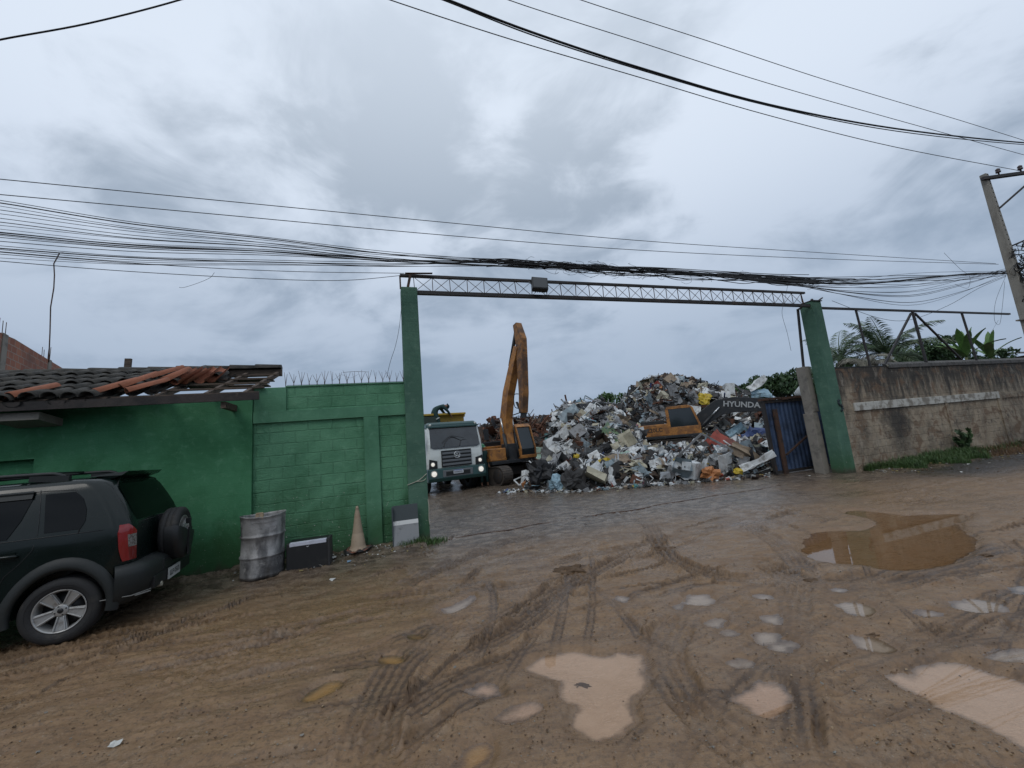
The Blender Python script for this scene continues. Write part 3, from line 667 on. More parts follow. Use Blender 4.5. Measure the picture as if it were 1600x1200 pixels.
b.grid(cg, n, 1); b.grid(lambda a, c_: (14.0 + a * 20, -.01, 2.88 + c_ * .10 + .012 * c_ * sin(a * 20 / .038 * pi / 2)), n, 1); T.build(b, 'corrugated_coping', mat('grey_fibre_sheet', (.10, .095, .09), .85, [((.035, .033, .03), 5, .4, .7)]))
b = MB(); b.bx(11.42, 14, .02, .26, 2.93, 2.965); T.build(b, 'coping', mat('black_mould', (.03, .03, .028), .9, bump=(20, .5)))
# steel frame standing on that wall
T = WT('steel_canopy_frame', 16, .2, 2.95, 'rusty open steel frame of thin posts and a long rail standing on the old wall', 'frame')
b = MB(); b.beam((11.4, .1, 4.79), (21.9, .1, 4.77), .06, .06); T.build(b, 'top_rail', M_DSTEEL)
for p, q, w_ in (((13.32, .1, 4.76), (13.37, .1, 2.95), .045), ((16.1, .1, 4.76), (16.13, .1, 2.95), .06), ((18.85, .1, 4.76), (18.95, .1, 2.95), .05)):
    b = MB(); b.beam(p, q, w_, w_); T.build(b, 'upright', M_DSTEEL)
for p, q in (((16.0, .1, 4.7), (14.02, .1, 2.98)), ((16.2, .1, 4.7), (18.9, .35, 2.95))):
    b = MB(); b.beam(p, q, .05, .05); T.build(b, 'diagonal_brace', M_DSTEEL)

# ---- unfinished brick building far left
def brick_mat():
    m = bpy.data.materials.new('hollow_brick'); m.use_nodes = True; t = NT(m.node_tree); t.n.clear()
    tc = t.new('ShaderNodeTexCoord').outputs['Object']; x, y, z = t.sep(tc)
    v = t.new('ShaderNodeCombineXYZ', {0: t.math('ADD', x, y), 1: z, 2: 0.}).outputs[0]
    br = t.new('ShaderNodeTexBrick', {'Vector': v, 'Scale': 1., 'Mortar Size': .014, 'Brick Width': .32, 'Row Height': .21, 'Color1': (.36, .145, .085, 1), 'Color2': (.25, .095, .06, 1), 'Mortar': (.28, .22, .18, 1), 'Bias': .1})
    c = t.mix(t.ramp(t.noise(tc, 1.5, 5), .45, .75), br.outputs['Color'], (.16, .08, .06))
    b = t.new('ShaderNodeBump', {'Height': br.outputs['Fac'], 'Strength': -.5, 'Distance': .02})
    p = t.new('ShaderNodeBsdfPrincipled', {'Base Color': c, 'Roughness': .9, 'Normal': b.outputs[0]}); t.new('ShaderNodeOutputMaterial', {0: p.outputs[0]}); return m
M_BRICK = brick_mat()
a0 = AT(-60, 500, 9.0); a1 = AT(118, 586, 15.5); dirn = Vector((a1.x - a0.x, a1.y - a0.y, 0)); Lb = dirn.length; ang = atan2(dirn.y, dirn.x)
root = empty('brick_building', (a0.x, a0.y, 0), ang, 'unfinished red hollow brick building with concrete columns behind the left tiled roof', 'building')
zt = min(a0.z, 6.4); zt1 = zt
def ub(px, D0=None):
    # where the sight line of a column meets the wall line
    d = sight(px, 560); q = (a0.x * d[1] - a0.y * d[0]) / (dirn.y / Lb * d[0] - dirn.x / Lb * d[1]); return q
pts = []
for px, py in ((-60, 498), (20, 530), (76, 562), (118, 586)):
    q = ub(px); w_ = Vector((a0.x, a0.y, 0)) + dirn / Lb * q; d = sight(px, py); pts.append((q, EYE + d[2] / d[1] * w_.y))
b = MB(); b.prism([(pts[0][0], -.2), (pts[-1][0], -.2)] + [(a, c_) for a, c_ in pts[::-1]], 0, .2); b.bx(pts[0][0], pts[0][0] + .2, .2, 6, -.2, pts[0][1] - .1); b.build('wall', M_BRICK, root)
for px, w_ in ((4, .30), (78, .28)):
    q = ub(px); zz_ = np.interp(q, [p[0] for p in pts], [p[1] for p in pts]) + .02
    b = MB(); b.bx(q - w_ / 2, q + w_ / 2, -.02, .22, -.2, zz_); c_ = b.build('concrete_column', K['concrete'], root)
    b = MB(); rk = random.Random(px)
    for k in range(4): b.tube([(q + (k % 2 - .5) * w_ * .6, .03 + .14 * (k // 2), zz_ - .05), (q + (k % 2 - .5) * w_ * .6 + rk.uniform(-.03, .03), .03 + .14 * (k // 2), zz_ + rk.uniform(.35, .55))], .009, 4)
    b.build('rebar_stub', M_RUST, root)
q = ub(72); pz = np.interp(q, [p[0] for p in pts], [p[1] for p in pts]); base = Vector((a0.x, a0.y, 0)) + dirn / Lb * (q + .05)
D_ = base.y
b = MB(); b.tube([AT(x, y, D_) - base for x, y in ((76, 566), (78, 520), (79, 480), (84, 450), (85, 430), (84, 412), (89, 403), (93, 395), (99, 395))], .018, 5)
o = b.build('bent_steel_rod', M_RUST); o.location = base; tag(o, 'tall thin bent steel rod rising from the brick building', 'steel rod')
# ------------------------------------------------------------------ dark compact off-roader, parked along the wall (local: x forward, y left)
PAINT = mat('dark_green_black_paint', (.0035, .0085, .0075), .25, coat=.28, spec=.25, bump=(90, .02), rvar=(3, .18, .34))
PLAST = mat('grey_bumper_plastic', (.010, .013, .013), .6, [((.02, .022, .021), 4, .5, .75)], (120, .1))
SILV = mat('silver_alloy', (.42, .42, .41), .38, [((.2, .18, .16), 10, .5, .75)], metal=.55)
TINT = mat('tinted_window', (.002, .003, .0035), .05, spec=.22)
_fw = Vector((cos(radians(205)), sin(radians(205)), 0)); _lf = Vector((-_fw.y, _fw.x, 0)); _o = Vector((-4.93, 4.36, 0)) + _fw * 1.43 - _lf * .80
root = empty('parked_suv', _o, radians(205), 'dark compact off-roader with a spare wheel on its tailgate, parked along the green house', 'car')
LV = [(.30, 1.95, 1.86, .80, .25), (.42, 2.0, 1.95, .835, .25), (.60, 2.03, 1.955, .85, .22), (.72, 2.02, 1.945, .855, .20), (.86, 1.98, 1.95, .855, .18), (.98, 1.85, 1.95, .845, .17), (1.02, 1.05, 1.945, .835, .17),
      (1.15, .95, 1.90, .80, .17), (1.30, .78, 1.83, .762, .18), (1.44, .58, 1.755, .725, .19), (1.52, .45, 1.71, .70, .22), (1.565, .36, 1.66, .67, .26), (1.59, .25, 1.55, .60, .3), (1.60, .1, 1.40, .5, .3)]
def lv(z):
    Z = [l[0] for l in LV]; return [float(np.interp(z, Z, [l[k] for l in LV])) for k in (1, 2, 3, 4)]
def ring(z):
    xf, xr, hw, r = lv(z); out = []
    for cx, cy, a0_, rr_ in ((xf - .32, hw - .32, 0, .32), (-xr + r, hw - r, 90, r), (-xr + r, -hw + r, 180, r), (xf - .32, -hw + .32, 270, .32)):
        for k in range(7):
            a = radians(a0_ + k * 15); out.append(Vector((cx + rr_ * cos(a), cy + rr_ * sin(a), z)))
    # slight bow of the tailgate
    return out
b = MB(); rings = [ring(l[0]) for l in LV]; n = len(rings[0]); vs = [p for r in rings for p in r]
fs = [(i * n + j, i * n + (j + 1) % n, (i + 1) * n + (j + 1) % n, (i + 1) * n + j) for i in range(len(LV) - 1) for j in range(n)]
fs += [tuple(range(n))[::-1], tuple(range((len(LV) - 1) * n, len(LV) * n))]
b.add(vs, fs, 0, True); body = b.build('body', PAINT, root)
cut = MB()
for x in (-1.43, 1.26):
    for y in (-.8, .8): cut.lathe([(.0, -.25), (.375, -.25), (.375, .25), (0, .25)], 40, (x, y, .32), RX(pi / 2), smooth=False)
co = cut.build('cutter', PAINT, root); md = body.modifiers.new('arches', 'BOOLEAN'); md.operation = 'DIFFERENCE'; md.object = co; md.solver = 'EXACT'
bpy.context.view_layer.update()
me = bpy.data.meshes.new_from_object(body.evaluated_get(bpy.context.evaluated_depsgraph_get())); body.modifiers.clear(); body.data = me; bpy.data.objects.remove(co); me.name = 'body'
for p in me.polygons: p.use_smooth = True
me.set_sharp_from_angle(angle=radians(38))
def side_strip(edge0, edge1, off, y_s=1, nz=8, thick=0):
    """panel on the body side between two x(z) edges"""
    vs = []; 
    return vs
def side_panel(name, poly, m, off=.006, sgn=1, parent=root, nz=10):
    """poly: list of (z, x_back, x_front)"""
    Z = [p[0] for p in poly]; b = MB(); nx = 6; vs = []
    for j in range(nz + 1):
        z = Z[0] + (Z[-1] - Z[0]) * j / nz; xb = np.interp(z, Z, [p[1] for p in poly]); xf = np.interp(z, Z, [p[2] for p in poly]); hw = lv(z)[2]
        for i in range(nx + 1): vs.append((xb + (xf - xb) * i / nx, sgn * (hw + off), z))
    b.add(vs, [(j * (nx + 1) + i, j * (nx + 1) + i + 1, (j + 1) * (nx + 1) + i + 1, (j + 1) * (nx + 1) + i) for j in range(nz) for i in range(nx)], 0, True)
    o = b.build(name, m, parent); return o
for sgn in (1, -1):
    side_panel('side_window', [(1.05, -1.53, -1.25), (1.12, -1.56, -1.24), (1.25, -1.55, -1.22), (1.38, -1.50, -1.20), (1.45, -1.43, -1.19)], TINT, .006, sgn)
    side_panel('side_window', [(1.03, -.98, .02), (1.2, -1.05, .02), (1.46, -1.11, .02)], TINT, .006, sgn)
    side_panel('side_window', [(1.03, .12, .82), (1.2, .12, .66), (1.46, .12, .35)], TINT, .006, sgn)
    # dark gaps round the doors, drip strips above the glass
    b = MB()
    for line in ([(.42, -.93), (.6, -.94), (.72, -1.0), (.80, -1.10), (.9, -1.185), (1.05, -1.20), (1.2, -1.185), (1.35, -1.165), (1.5, -1.14)], [(z, .06) for z in np.linspace(.42, 1.5, 12)]):
        b.tube([(x, sgn * (lv(z)[2] + .0015), z) for z, x in line], .0035, 4)
    b.tube([(x, sgn * (lv(1.005)[2] + .0015), 1.008 - .0 * x) for x in np.linspace(-1.72, .9, 12)], .004, 4)
    b.tube([(x, sgn * (lv(.42)[2] + .001), .42) for x in np.linspace(-.9, .8, 8)], .004, 4)
    b.tube([(x, sgn * (lv(z)[2] + .0015), z) for z, x in ((1.0, -1.52), (1.2, -1.545), (1.36, -1.47), (1.47, -1.43), (1.485, -1.2), (1.485, -.9))], .004, 4)
    b.build('door_gap', K['black'], root)
    b = MB()
    for x0, x1 in ((-1.10, -.0), (.1, .42)):
        b.add([(x0, sgn * (lv(1.455)[2] + .012), 1.44), (x1, sgn * (lv(1.455)[2] + .012), 1.44), (x1, sgn * (lv(1.49)[2] + .035), 1.485), (x0, sgn * (lv(1.49)[2] + .035), 1.485), (x0, sgn * (lv(1.5)[2] + .01), 1.50), (x1, sgn * (lv(1.5)[2] + .01), 1.50)],
              [(0, 1, 2, 3), (3, 2, 5, 4)])
        b.add([(x0, sgn * (lv(1.43)[2] + .03), 1.42), (x1, sgn * (lv(1.43)[2] + .03), 1.42), (x1, sgn * (lv(1.49)[2] + .022), 1.483), (x0, sgn * (lv(1.49)[2] + .022), 1.483)], [(0, 1, 2, 3)])
    b.build('wind_deflector', PLAST, root)
    for x in (-.98, .25):
        b = MB(); b.tube(bez([(x - .1, sgn * .852, .865), (x - .08, sgn * .885, .87), (x + .08, sgn * .885, .875), (x + .1, sgn * .852, .875)], 4), .014, 6); b.box((x, sgn * .856, .872), (.17, .006, .06)); b.build('door_handle', PAINT, root)
    # wheel arch mouldings
    for cx in (-1.43, 1.26):
        b = MB(); vs = []; N = 26
        for i in range(N + 1):
            a = radians(-12 + 204 * i / N)
            for r_, y_ in ((.372, .835), (.372, .888), (.40, .893), (.455, .878), (.47, .852)):
                vs.append((cx + r_ * cos(a), sgn * y_, .33 + r_ * sin(a)))
        b.add(vs, [(i * 5 + j, i * 5 + j + 1, (i + 1) * 5 + j + 1, (i + 1) * 5 + j) for i in range(N) for j in range(4)], 0, True); b.build('wheel_arch_moulding', PLAST, root)
    b = MB(); b.prism([(-.80, .28), (.84, .28), (.84, .40), (-.80, .40)], sgn * .82, sgn * .872); b.build('sill_moulding', PLAST, root, bevel=.012)
    # roof rail
    b = MB(); b.tube(bez([(-1.30, sgn * .60, 1.60), (-1.22, sgn * .61, 1.655), (-1.05, sgn * .615, 1.672), (-.2, sgn * .62, 1.678), (.4, sgn * .61, 1.66), (.55, sgn * .60, 1.56)], 4), .021, 8)
    b.beam((-1.32, sgn * .605, 1.60), (-1.0, sgn * .612, 1.63), .055, .075, w1=.04, h1=.06); b.build('roof_rail', PLAST, root)
b = MB()                                                       # rear bumper, wraps the corners
prof = [(.27, .03), (.33, .10), (.46, .15), (.56, .155), (.62, .145), (.655, .07), (.66, .0)]
vs = []; path = [(-1.955 + .2 - .2 * sin(radians(a)), .857 - .2 + .2 * cos(radians(a))) for a in range(24, 91, 11)]
path = path + [(x, -y) for x, y in path[::-1]]
for (x, y) in path:
    nx_, ny_ = (-1, 0) if abs(y) < .6 else ((0, np.sign(y)) if x > -1.76 else Vector((x + 1.755, y - np.sign(y) * .657)).normalized()[:])
    for z, o_ in prof:
        oo = o_ * (.28 + .72 * min(1, (-1.755 - x) / .2)); vs.append((x + nx_ * oo, y + ny_ * oo, z))
k = len(prof); b.add(vs, [(i * k + j, i * k + j + 1, (i + 1) * k + j + 1, (i + 1) * k + j) for i in range(len(path) - 1) for j in range(k - 1)], 0, True)
bump = b.build('rear_bumper', PLAST, root)
b = MB(); b.bx(-2.115, -2.0, -.34, .34, .475, .60); b.bx(-2.12, -2.0, -.62, .62, .33, .47); b.build('bumper_insert', K['black'], bump, bevel=.01)
b = MB(); b.beam((-2.125, .75, .345), (-2.03, .86, .345), .012, .01); b.tube([(-2.12, .72, .36), (-2.0, .868, .352), (-1.75, .885, .36)], .006, 4); b.build('bumper_edge_trim', mat('scuffed_grey_edge', (.2, .2, .19), .7), bump)
b = MB(); b.tube([(-2.13, .42, .335), (-1.85, .42, .32)], .028, 10); b.build('exhaust_tip', mat('muddy_exhaust', (.32, .30, .24), .7), root)
# number plate hangs below the tailgate, on the bumper
b = MB(); b.box((-2.135, .05, .40), (.01, .40, .13)); pl_ = b.build('number_plate', mat('grey_plate', (.42, .43, .42), .5), bump)
b = MB(); Mx = Matrix.Translation((-2.142, .05, .397)) @ Matrix(((0, 0, -1, 0), (-1, 0, 0, 0), (0, 1, 0, 0), (0, 0, 0, 1))); b.text('LLF·1513', .088, Mx, 0, .001, .0015); b.build('plate_lettering', K['black'], pl_)
# rear window and tailgate details
def xr(z): return -lv(z)[1]
b = MB(); vs = []; nz = 10; ny = 10
for j in range(nz + 1):
    z = 1.06 + (1.545 - 1.06) * j / nz; hwz = np.interp(z, [1.06, 1.15, 1.45, 1.545], [.63, .66, .60, .50])
    for i in range(ny + 1):
        y = -hwz + 2 * hwz * i / ny; vs.append((xr(z) - .006 + .03 * max(0, abs(y) / hwz - .8), y, z))
b.add(vs, [(j * (ny + 1) + i, j * (ny + 1) + i + 1, (j + 1) * (ny + 1) + i + 1, (j + 1) * (ny + 1) + i) for j in range(nz) for i in range(ny)], 0, True); b.build('rear_window', mat('black_rear_glass', (.002, .003, .003), .12, spec=.05), root)
b = MB()
b.tube([(xr(z) - .002 + .05 * (abs(y) > .6), y, z) for z, y in ((.68, .64), (.95, .665), (1.05, .67), (1.2, .655), (1.4, .61), (1.52, .54), (1.565, .35), (1.57, 0), (1.565, -.35), (1.52, -.54), (1.4, -.61), (1.05, -.67), (.68, -.64))], .005, 4)
b.tube([(xr(1.03) - .002, y, 1.03) for y in (-.62, 0, .62)], .004, 4); b.build('tailgate_gap', K['black'], root)
b = MB(); b.tube([(-1.90, .1, 1.10), (-1.885, .1, 1.14), (-1.80, -.32, 1.32)], .008, 4); b.beam((-1.83, -.28, 1.27), (-1.79, -.36, 1.37), .01, .02); b.build('rear_wiper', K['black'], root)
b = MB(); b.add([(-1.50, .56, 1.60), (-1.50, -.56, 1.60), (-1.74, -.54, 1.59), (-1.74, .54, 1.59), (-1.45, .56, 1.60), (-1.45, -.56, 1.60), (-1.79, -.52, 1.635), (-1.79, .52, 1.635), (-1.66, .54, 1.56), (-1.66, -.54, 1.56)],
      [(4, 7, 6, 5), (7, 3, 2, 6), (0, 3, 7, 4), (1, 5, 6, 2), (3, 8, 9, 2), (0, 8, 3)], 0); b.build('roof_spoiler', PAINT, root)
for x in (-.9, -.1):
    b = MB(); b.beam((x, -.6, 1.69), (x, .6, 1.69), .05, .022); b.build('roof_crossbar', PLAST, root)
# tail lamps: tall red clusters with a clear grey middle
for sgn in (1, -1):
    tl = MB(); vs = []; nz = 12; na = 7
    def lamp(z, a):
        hw, r = lv(z)[2], lv(z)[3] + 0.; an = radians(90 + a); return Vector((-lv(z)[1] + r + (r + .014) * cos(an), sgn * (hw - r + (r + .014) * sin(an)), z))
    def rngs(z): return np.interp(z, [.69, .80, .95, 1.035], [42, 30, 22, 26]), np.interp(z, [.69, .80, .95, 1.035], [86, 86, 82, 52])
    for j in range(nz + 1):
        z = .69 + .345 * j / nz; a_, b_ = rngs(z)
        for i in range(na + 1): vs.append(lamp(z, a_ + (b_ - a_) * i / na))
    mi = []
    for j in range(nz):
        for i in range(na): mi.append(1 if (4 <= j <= 7 and i >= 3) else 2 if (j < 4 and i >= 3) else 0)
    tl.add(vs, [(j * (na + 1) + i, j * (na + 1) + i + 1, (j + 1) * (na + 1) + i + 1, (j + 1) * (na + 1) + i) for j in range(nz) for i in range(na)], mi, True)
    tl.build('tail_lamp', [mat('red_lamp_lens', (.26, .012, .012), .12, coat=.6), mat('clear_lamp_lens', (.22, .21, .2), .25, [((.08, .06, .05), 40, .45, .6)], coat=.5), mat('dark_red_lens', (.16, .008, .006), .15, coat=.6)], root)
def tyre_profile(R, w, ri):
    h = w / 2; return [(ri, -h * .78), (ri + .02, -h * .92), ((R + ri) / 2, -h * 1.02), (R - .03, -h * .95), (R - .008, -h * .8), (R, -h * .55), (R, -h * .30), (R - .008, -h * .27), (R - .008, -h * .23), (R, -h * .2), (R, h * .2), (R - .008, h * .23), (R - .008, h * .27), (R, h * .30), (R, h * .55), (R - .008, h * .8), (R - .03, h * .95), ((R + ri) / 2, h * 1.02), (ri + .02, h * .92), (ri, h * .78)]
def suv_wheel(name, loc, R, parent, rim=True, spin=0.):
    """axis along local z of R"""
    w = empty(name, loc); w.parent = parent
    b = MB(); b.lathe(tyre_profile(.325, .205, .205), 48, R=R); b.lathe([(.255, .103), (.258, .106), (.262, .104)], 48, R=R); b.build('tyre', K['rubber'], w)
    if not rim: return w
    b = MB(); b.lathe([(.207, .085), (.212, .094), (.20, .092), (.186, .06), (.178, -.06)], 48, R=R)
    for k in range(5):                                         # wide twin-ribbed spokes
        A = R @ RZ(2 * pi * k / 5 + spin)
        P = [(.045, -.03, .058), (.195, -.062, .082), (.195, .062, .082), (.045, .03, .058)]
        vs = [A @ Vector(p) for p in P] + [A @ (Vector(p) - Vector((0, 0, .035))) for p in P]
        b.add(vs, [(0, 1, 2, 3), (7, 6, 5, 4), (0, 4, 5, 1), (1, 5, 6, 2), (2, 6, 7, 3), (3, 7, 4, 0)])
        b.beam(A @ Vector((.06, -.022, .066)), A @ Vector((.19, -.045, .088)), .012, .012, up=A @ Vector((0, 0, 1))); b.beam(A @ Vector((.06, .022, .066)), A @ Vector((.19, .045, .088)), .012, .012, up=A @ Vector((0, 0, 1)))
    b.lathe([(.0, .076), (.03, .076), (.058, .07), (.065, .05), (.065, .02)], 24, R=R)
    b.build('rim', SILV, w, bevel=.004)
    b = MB(); b.lathe([(.0, .079), (.024, .079), (.026, .074)], 16, R=R)
    for k in range(4):
        A = R @ RZ(2 * pi * k / 4 + .4); b.lathe([(.0, .074), (.008, .074), (.009, .06)], 8, c=A @ Vector((.045, 0, 0)), R=R)
    b.lathe([(.16, -.02), (.17, -.02), (.17, .0), (.0, .0)], 24, R=R); b.build('hub_cap', K['black'], w)
    return w
for x in (-1.43, 1.26):
    for sgn in (1, -1): suv_wheel('wheel', (x, sgn * .765, .325), RX(-pi / 2 * sgn), root, True, .35)
sp = suv_wheel('spare_wheel', (-2.10, -.06, .86), RY(-pi / 2), root, True, .3)
b = MB()                                                       # hard cover over the lower part of the spare
N = 30; vs = []
for i in range(N + 1):
    a = radians(195 + 195 * i / N - 10)
    for r_, z_ in ((.335, -.02), (.338, .06), (.335, .105), (.30, .128), (.18, .15), (.06, .155)):
        p = RY(-pi / 2) @ Vector((0, 0, z_)); y_ = r_ * cos(a); zc = r_ * sin(a); vs.append((p.x, y_, zc))
b.add(vs, [(i * 6 + j, i * 6 + j + 1, (i + 1) * 6 + j + 1, (i + 1) * 6 + j) for i in range(N) for j in range(5)], 0, True)
b.beam((-.16, 0, .05), (-.16, .02, -.3), .1, .02, up=(1, 0, 0)); b.box((-.14, 0, .13), (.05, .05, .07)); b.build('spare_cover', K['black'], sp)
b = MB(); b.box((-1.98, -.06, .9), (.1, .2, .3)); b.build('spare_bracket', K['black'], root)

for o in list(root.children):
    if o.type == 'MESH' and 'z_lift' not in o.data:
        o.data['z_lift'] = 1
        for q in [o] + list(o.children):
            for v_ in q.data.vertices:
                s_ = min(1, max(0, (v_.co.z - .52) / .45)); v_.co.z += .08 * s_ * s_ * (3 - 2 * s_)
# ------------------------------------------------------------------ things standing along the wall
def put(u, v, dz=0.):
    p = L2W(u, v); return Vector((p.x, p.y, gz(p.x, p.y) + dz))
M_DRUM = mat('weathered_drum_steel', (.34, .335, .33), .6, [((.09, .09, .092), 3, .4, .62, (1, 1, .6)), ((.5, .49, .47), 7, .58, .75), ((.11, .06, .04), 9, .66, .76), ((.05, .045, .04), 2, .55, .7, (1, 1, .4))], (25, .35), metal=.35)
p = G(411, 899); root = empty('oil_drum', (p.x, p.y, gz(p.x, p.y) - .03), .4, 'rusty grey open oil drum standing against the green wall', 'drum')
prof = [(.0, .02), (.285, .02), (.292, .0), (.292, .05)]
for z in np.linspace(.07, .27, 11): prof.append((.287 + .004 * (int(z * 100) // 2 % 2), z))
prof += [(.288, .285), (.303, .30), (.303, .315), (.288, .33), (.286, .5), (.288, .575), (.304, .59), (.304, .605), (.288, .62)]
for z in np.linspace(.64, .82, 10): prof.append((.287 + .004 * (int(z * 110) // 2 % 2), z))
prof += [(.29, .87), (.298, .878), (.298, .892), (.288, .895), (.284, .87), (.28, .5), (.278, .04), (0, .04)]
b = MB(); b.lathe(prof, 56); vs = []
for x, y, z in b.v:
    a = atan2(y, x); d = .018 * noise.noise(Vector((cos(a) * 1.6, sin(a) * 1.6, z * 2.6))) + .05 * math.exp(-((a + 2.3) ** 2 / .12 + (z - .45) ** 2 / .012)) * -1
    k = 1 + d / .29 if hypot(x, y) > .1 else 1; vs.append((x * k, y * k, z + (.012 * sin(a * 2 + 1) if z > .8 else 0)))
b.v = vs; b.build('drum_shell', M_DRUM, root)
b = MB(); b.lathe([(.0, .8), (.15, .79), (.275, .77)], 20, smooth=True); b.build('rubbish_fill', mat('dark_rubbish', (.03, .027, .022), .9, bump=(20, 1.)), root)
b = MB(); b.box((-.03, -.27, .90), (.05, .05, .05), RZ(.2)); b.box((.03, -.28, .895), (.04, .04, .07), RZ(-.2)); b.box((.0, -.285, .935), (.09, .03, .02), RX(.1)); b.build('wooden_scrap', mat('pale_scrap_wood', (.35, .27, .18), .85), root)

# black cabinet with a white strip
p = G(484, 886); root = empty('discarded_cabinet', (p.x, p.y, gz(p.x, p.y)), WROT - .03, 'black box cabinet with a white strip, lying by the wall between drum and cone', 'cabinet')
b = MB(); b.bx(-.30, .30, -.13, .24, -.02, .40); c0 = b.build('case', mat('dull_black_laminate', (.012, .013, .015), .5, [((.03, .028, .026), 6, .5, .75)], (30, .1)), root, bevel=.012)
b = MB(); b.bx(-.255, .265, -.136, -.05, .352, .407); b.build('white_strip', mat('scuffed_white_plastic', (.52, .54, .62), .5, [((.3, .3, .33), 8, .5, .75)]), root, bevel=.004)
b = MB(); b.bx(.29, .315, -.15, .1, .0, .42); b.build('side_panel', mat('grey_black_edge', (.03, .03, .032), .6), root, bevel=.004)
b = MB(); b.tube([(-.02, -.135, .33), (.0, -.136, .325), (.02, -.135, .335)], .008, 5); b.build('catch', mat('dull_chrome', (.4, .4, .42), .3, metal=.8), root)

# faded cone
p = G(560, 866); root = empty('traffic_cone', (p.x, p.y, gz(p.x, p.y) + .01), .2, 'tall faded beige traffic cone on a torn base, leaning in front of the green wall', 'traffic cone')
b = MB(); b.lathe([(.165, .03), (.13, .06), (.118, .10), (.092, .28), (.088, .285), (.086, .30), (.06, .48), (.045, .60), (.034, .66), (.026, .70), (.03, .705), (.02, .715), (.02, .74), (.0, .742)], 32)
b.build('cone_shell', mat('sun_bleached_cone', (.33, .255, .18), .75, [((.22, .13, .08), 4, .5, .75), ((.15, .12, .09), 11, .6, .8)], (40, .2)), root)
b = MB(); rk = random.Random(2); vs = []
for r_, z_ in ((.12, .045), (.22, .03), (.235, .012)):
    for k in range(20): a = 2 * pi * k / 20; w_ = r_ * (1 + (rk.uniform(-.16, .14) if r_ > .15 else 0)); vs.append((w_ * cos(a), w_ * sin(a), z_ + (rk.uniform(-.02, .035) if r_ > .15 else 0)))
b.add(vs, [(i * 20 + j, i * 20 + (j + 1) % 20, (i + 1) * 20 + (j + 1) % 20, (i + 1) * 20 + j) for i in range(2) for j in range(20)], [0] * 20 + [1] * 20); b.build('torn_base', [mat('dirty_red_rubber', (.16, .06, .035), .8, [((.05, .04, .035), 6, .45, .6)]), K['rubber']], root)

# painted board leaning on the pillar foot
p = L2W(-.42, -.16); root = empty('painted_board', (p.x, p.y, gz(p.x, p.y)), WROT - .02, 'upright grey board with a white stripe, leaning at the left gate pillar', 'board')
c_dark = mat('dark_grey_board', (.06, .075, .08), .8, [((.055, .065, .07), 5, .5, .75)], (60, .15)); c_lt = mat('light_grey_board', (.27, .28, .29), .85, [((.13, .135, .14), 7, .5, .75)], (60, .2))
def brd(x0, x1, y, z0, z1): return Vector((x0, y, z0))
b = MB(); lean = .08
def slab(z0, z1, t_, x0=-.215, x1=.215):
    y0, y1 = -lean + lean * z0 / .68, -lean + lean * z1 / .68
    return [(x0, y0 - t_, z0), (x1, y0 - t_, z0), (x1, y0, z0), (x0, y0, z0), (x0, y1 - t_, z1), (x1, y1 - t_, z1), (x1, y1, z1), (x0, y1, z1)]
FB = [(0, 3, 2, 1), (4, 5, 6, 7), (0, 1, 5, 4), (1, 2, 6, 5), (2, 3, 7, 6), (3, 0, 4, 7)]
b.add(slab(-.02, .33, .02), FB, 1); b.add(slab(.33, .40, .022), FB, 2); b.add(slab(.40, .66, .02), FB, 0)
b.build('board_face', [c_dark, c_lt, mat('white_stripe_paint', (.68, .69, .68), .6, [((.5, .5, .48), 8, .55, .75)])], root)
b = MB(); b.bx(-.235, -.215, -.10, .02, -.02, .64); b.build('board_edge', c_dark, root)

# litter along the wall foot
LIT = [mat('litter_white', (.5, .5, .47), .7), mat('litter_grey', (.2, .19, .17), .8), mat('litter_ochre', (.3, .24, .1), .8), mat('litter_blue', (.15, .25, .35), .6)]
def crumple(b, c, s, seed, mi=0, flat=.35):
    rk = random.Random(seed); n = 9; vs = [(0, 0, s * flat)]; 
    for k in range(n): a = 2 * pi * k / n; w_ = s * rk.uniform(.45, 1.1); vs.append((w_ * cos(a), w_ * sin(a) * .7, rk.uniform(-.1, flat) * s))
    vs.append((0, 0, -s * .15)); R = RZ(rk.uniform(0, 6)) @ RX(rk.uniform(-.3, .3))
    vs = [R @ Vector(v_) + Vector(c) for v_ in vs]; b.add(vs, [(0, 1 + k, 1 + (k + 1) % n) for k in range(n)] + [(n + 1, 1 + (k + 1) % n, 1 + k) for k in range(n)], mi)
litter = [((430, 896), .05, 0, 'white rag scrap beside the oil drum'), ((500, 886), .07, 0, 'white torn sheet in front of the black cabinet'), ((522, 876), .06, 0, 'white crushed cup right of the black cabinet'), ((470, 893), .04, 2, 'yellowish leaf scrap before the black cabinet'),
          ((519, 907), .06, 0, 'crumpled white paper strip on the mud in front of the cone'), ((600, 852), .08, 0, 'torn white bag stuck between cone and painted board'), ((391, 905), .05, 1, 'grey rubble lump at the foot of the oil drum'), ((546, 880), .05, 3, 'grey blue plastic scrap under the cone base'),
          ((1265, 745), .05, 0, 'white can by the blue gate foot'), ((1378, 737), .09, 1, 'pale stone at the edge of the grass right of the pillar'), ((1430, 728), .08, 0, 'white plastic scrap in the grass edge below the old wall'), ((1455, 726), .06, 2, 'yellow scrap at the edge of the grass below the old wall'),
          ((1490, 720), .09, 0, 'white bag scrap on the rusty soil by the old wall'), ((1502, 738), .05, 0, 'tiny white scrap on the black soil below the old wall'), ((180, 1168), .05, 0, 'small white crushed scrap in the mud at the bottom left')]
for i, ((px, py), s_, mi, lb) in enumerate(litter):
    p = G(px, py); b = MB(); crumple(b, (0, 0, 0), s_, i); o = b.build('litter_scrap', LIT[mi]); o.location = (p.x, p.y, gz(p.x, p.y) + .01); tag(o, lb, 'litter')
rk = random.Random(9); b = MB()
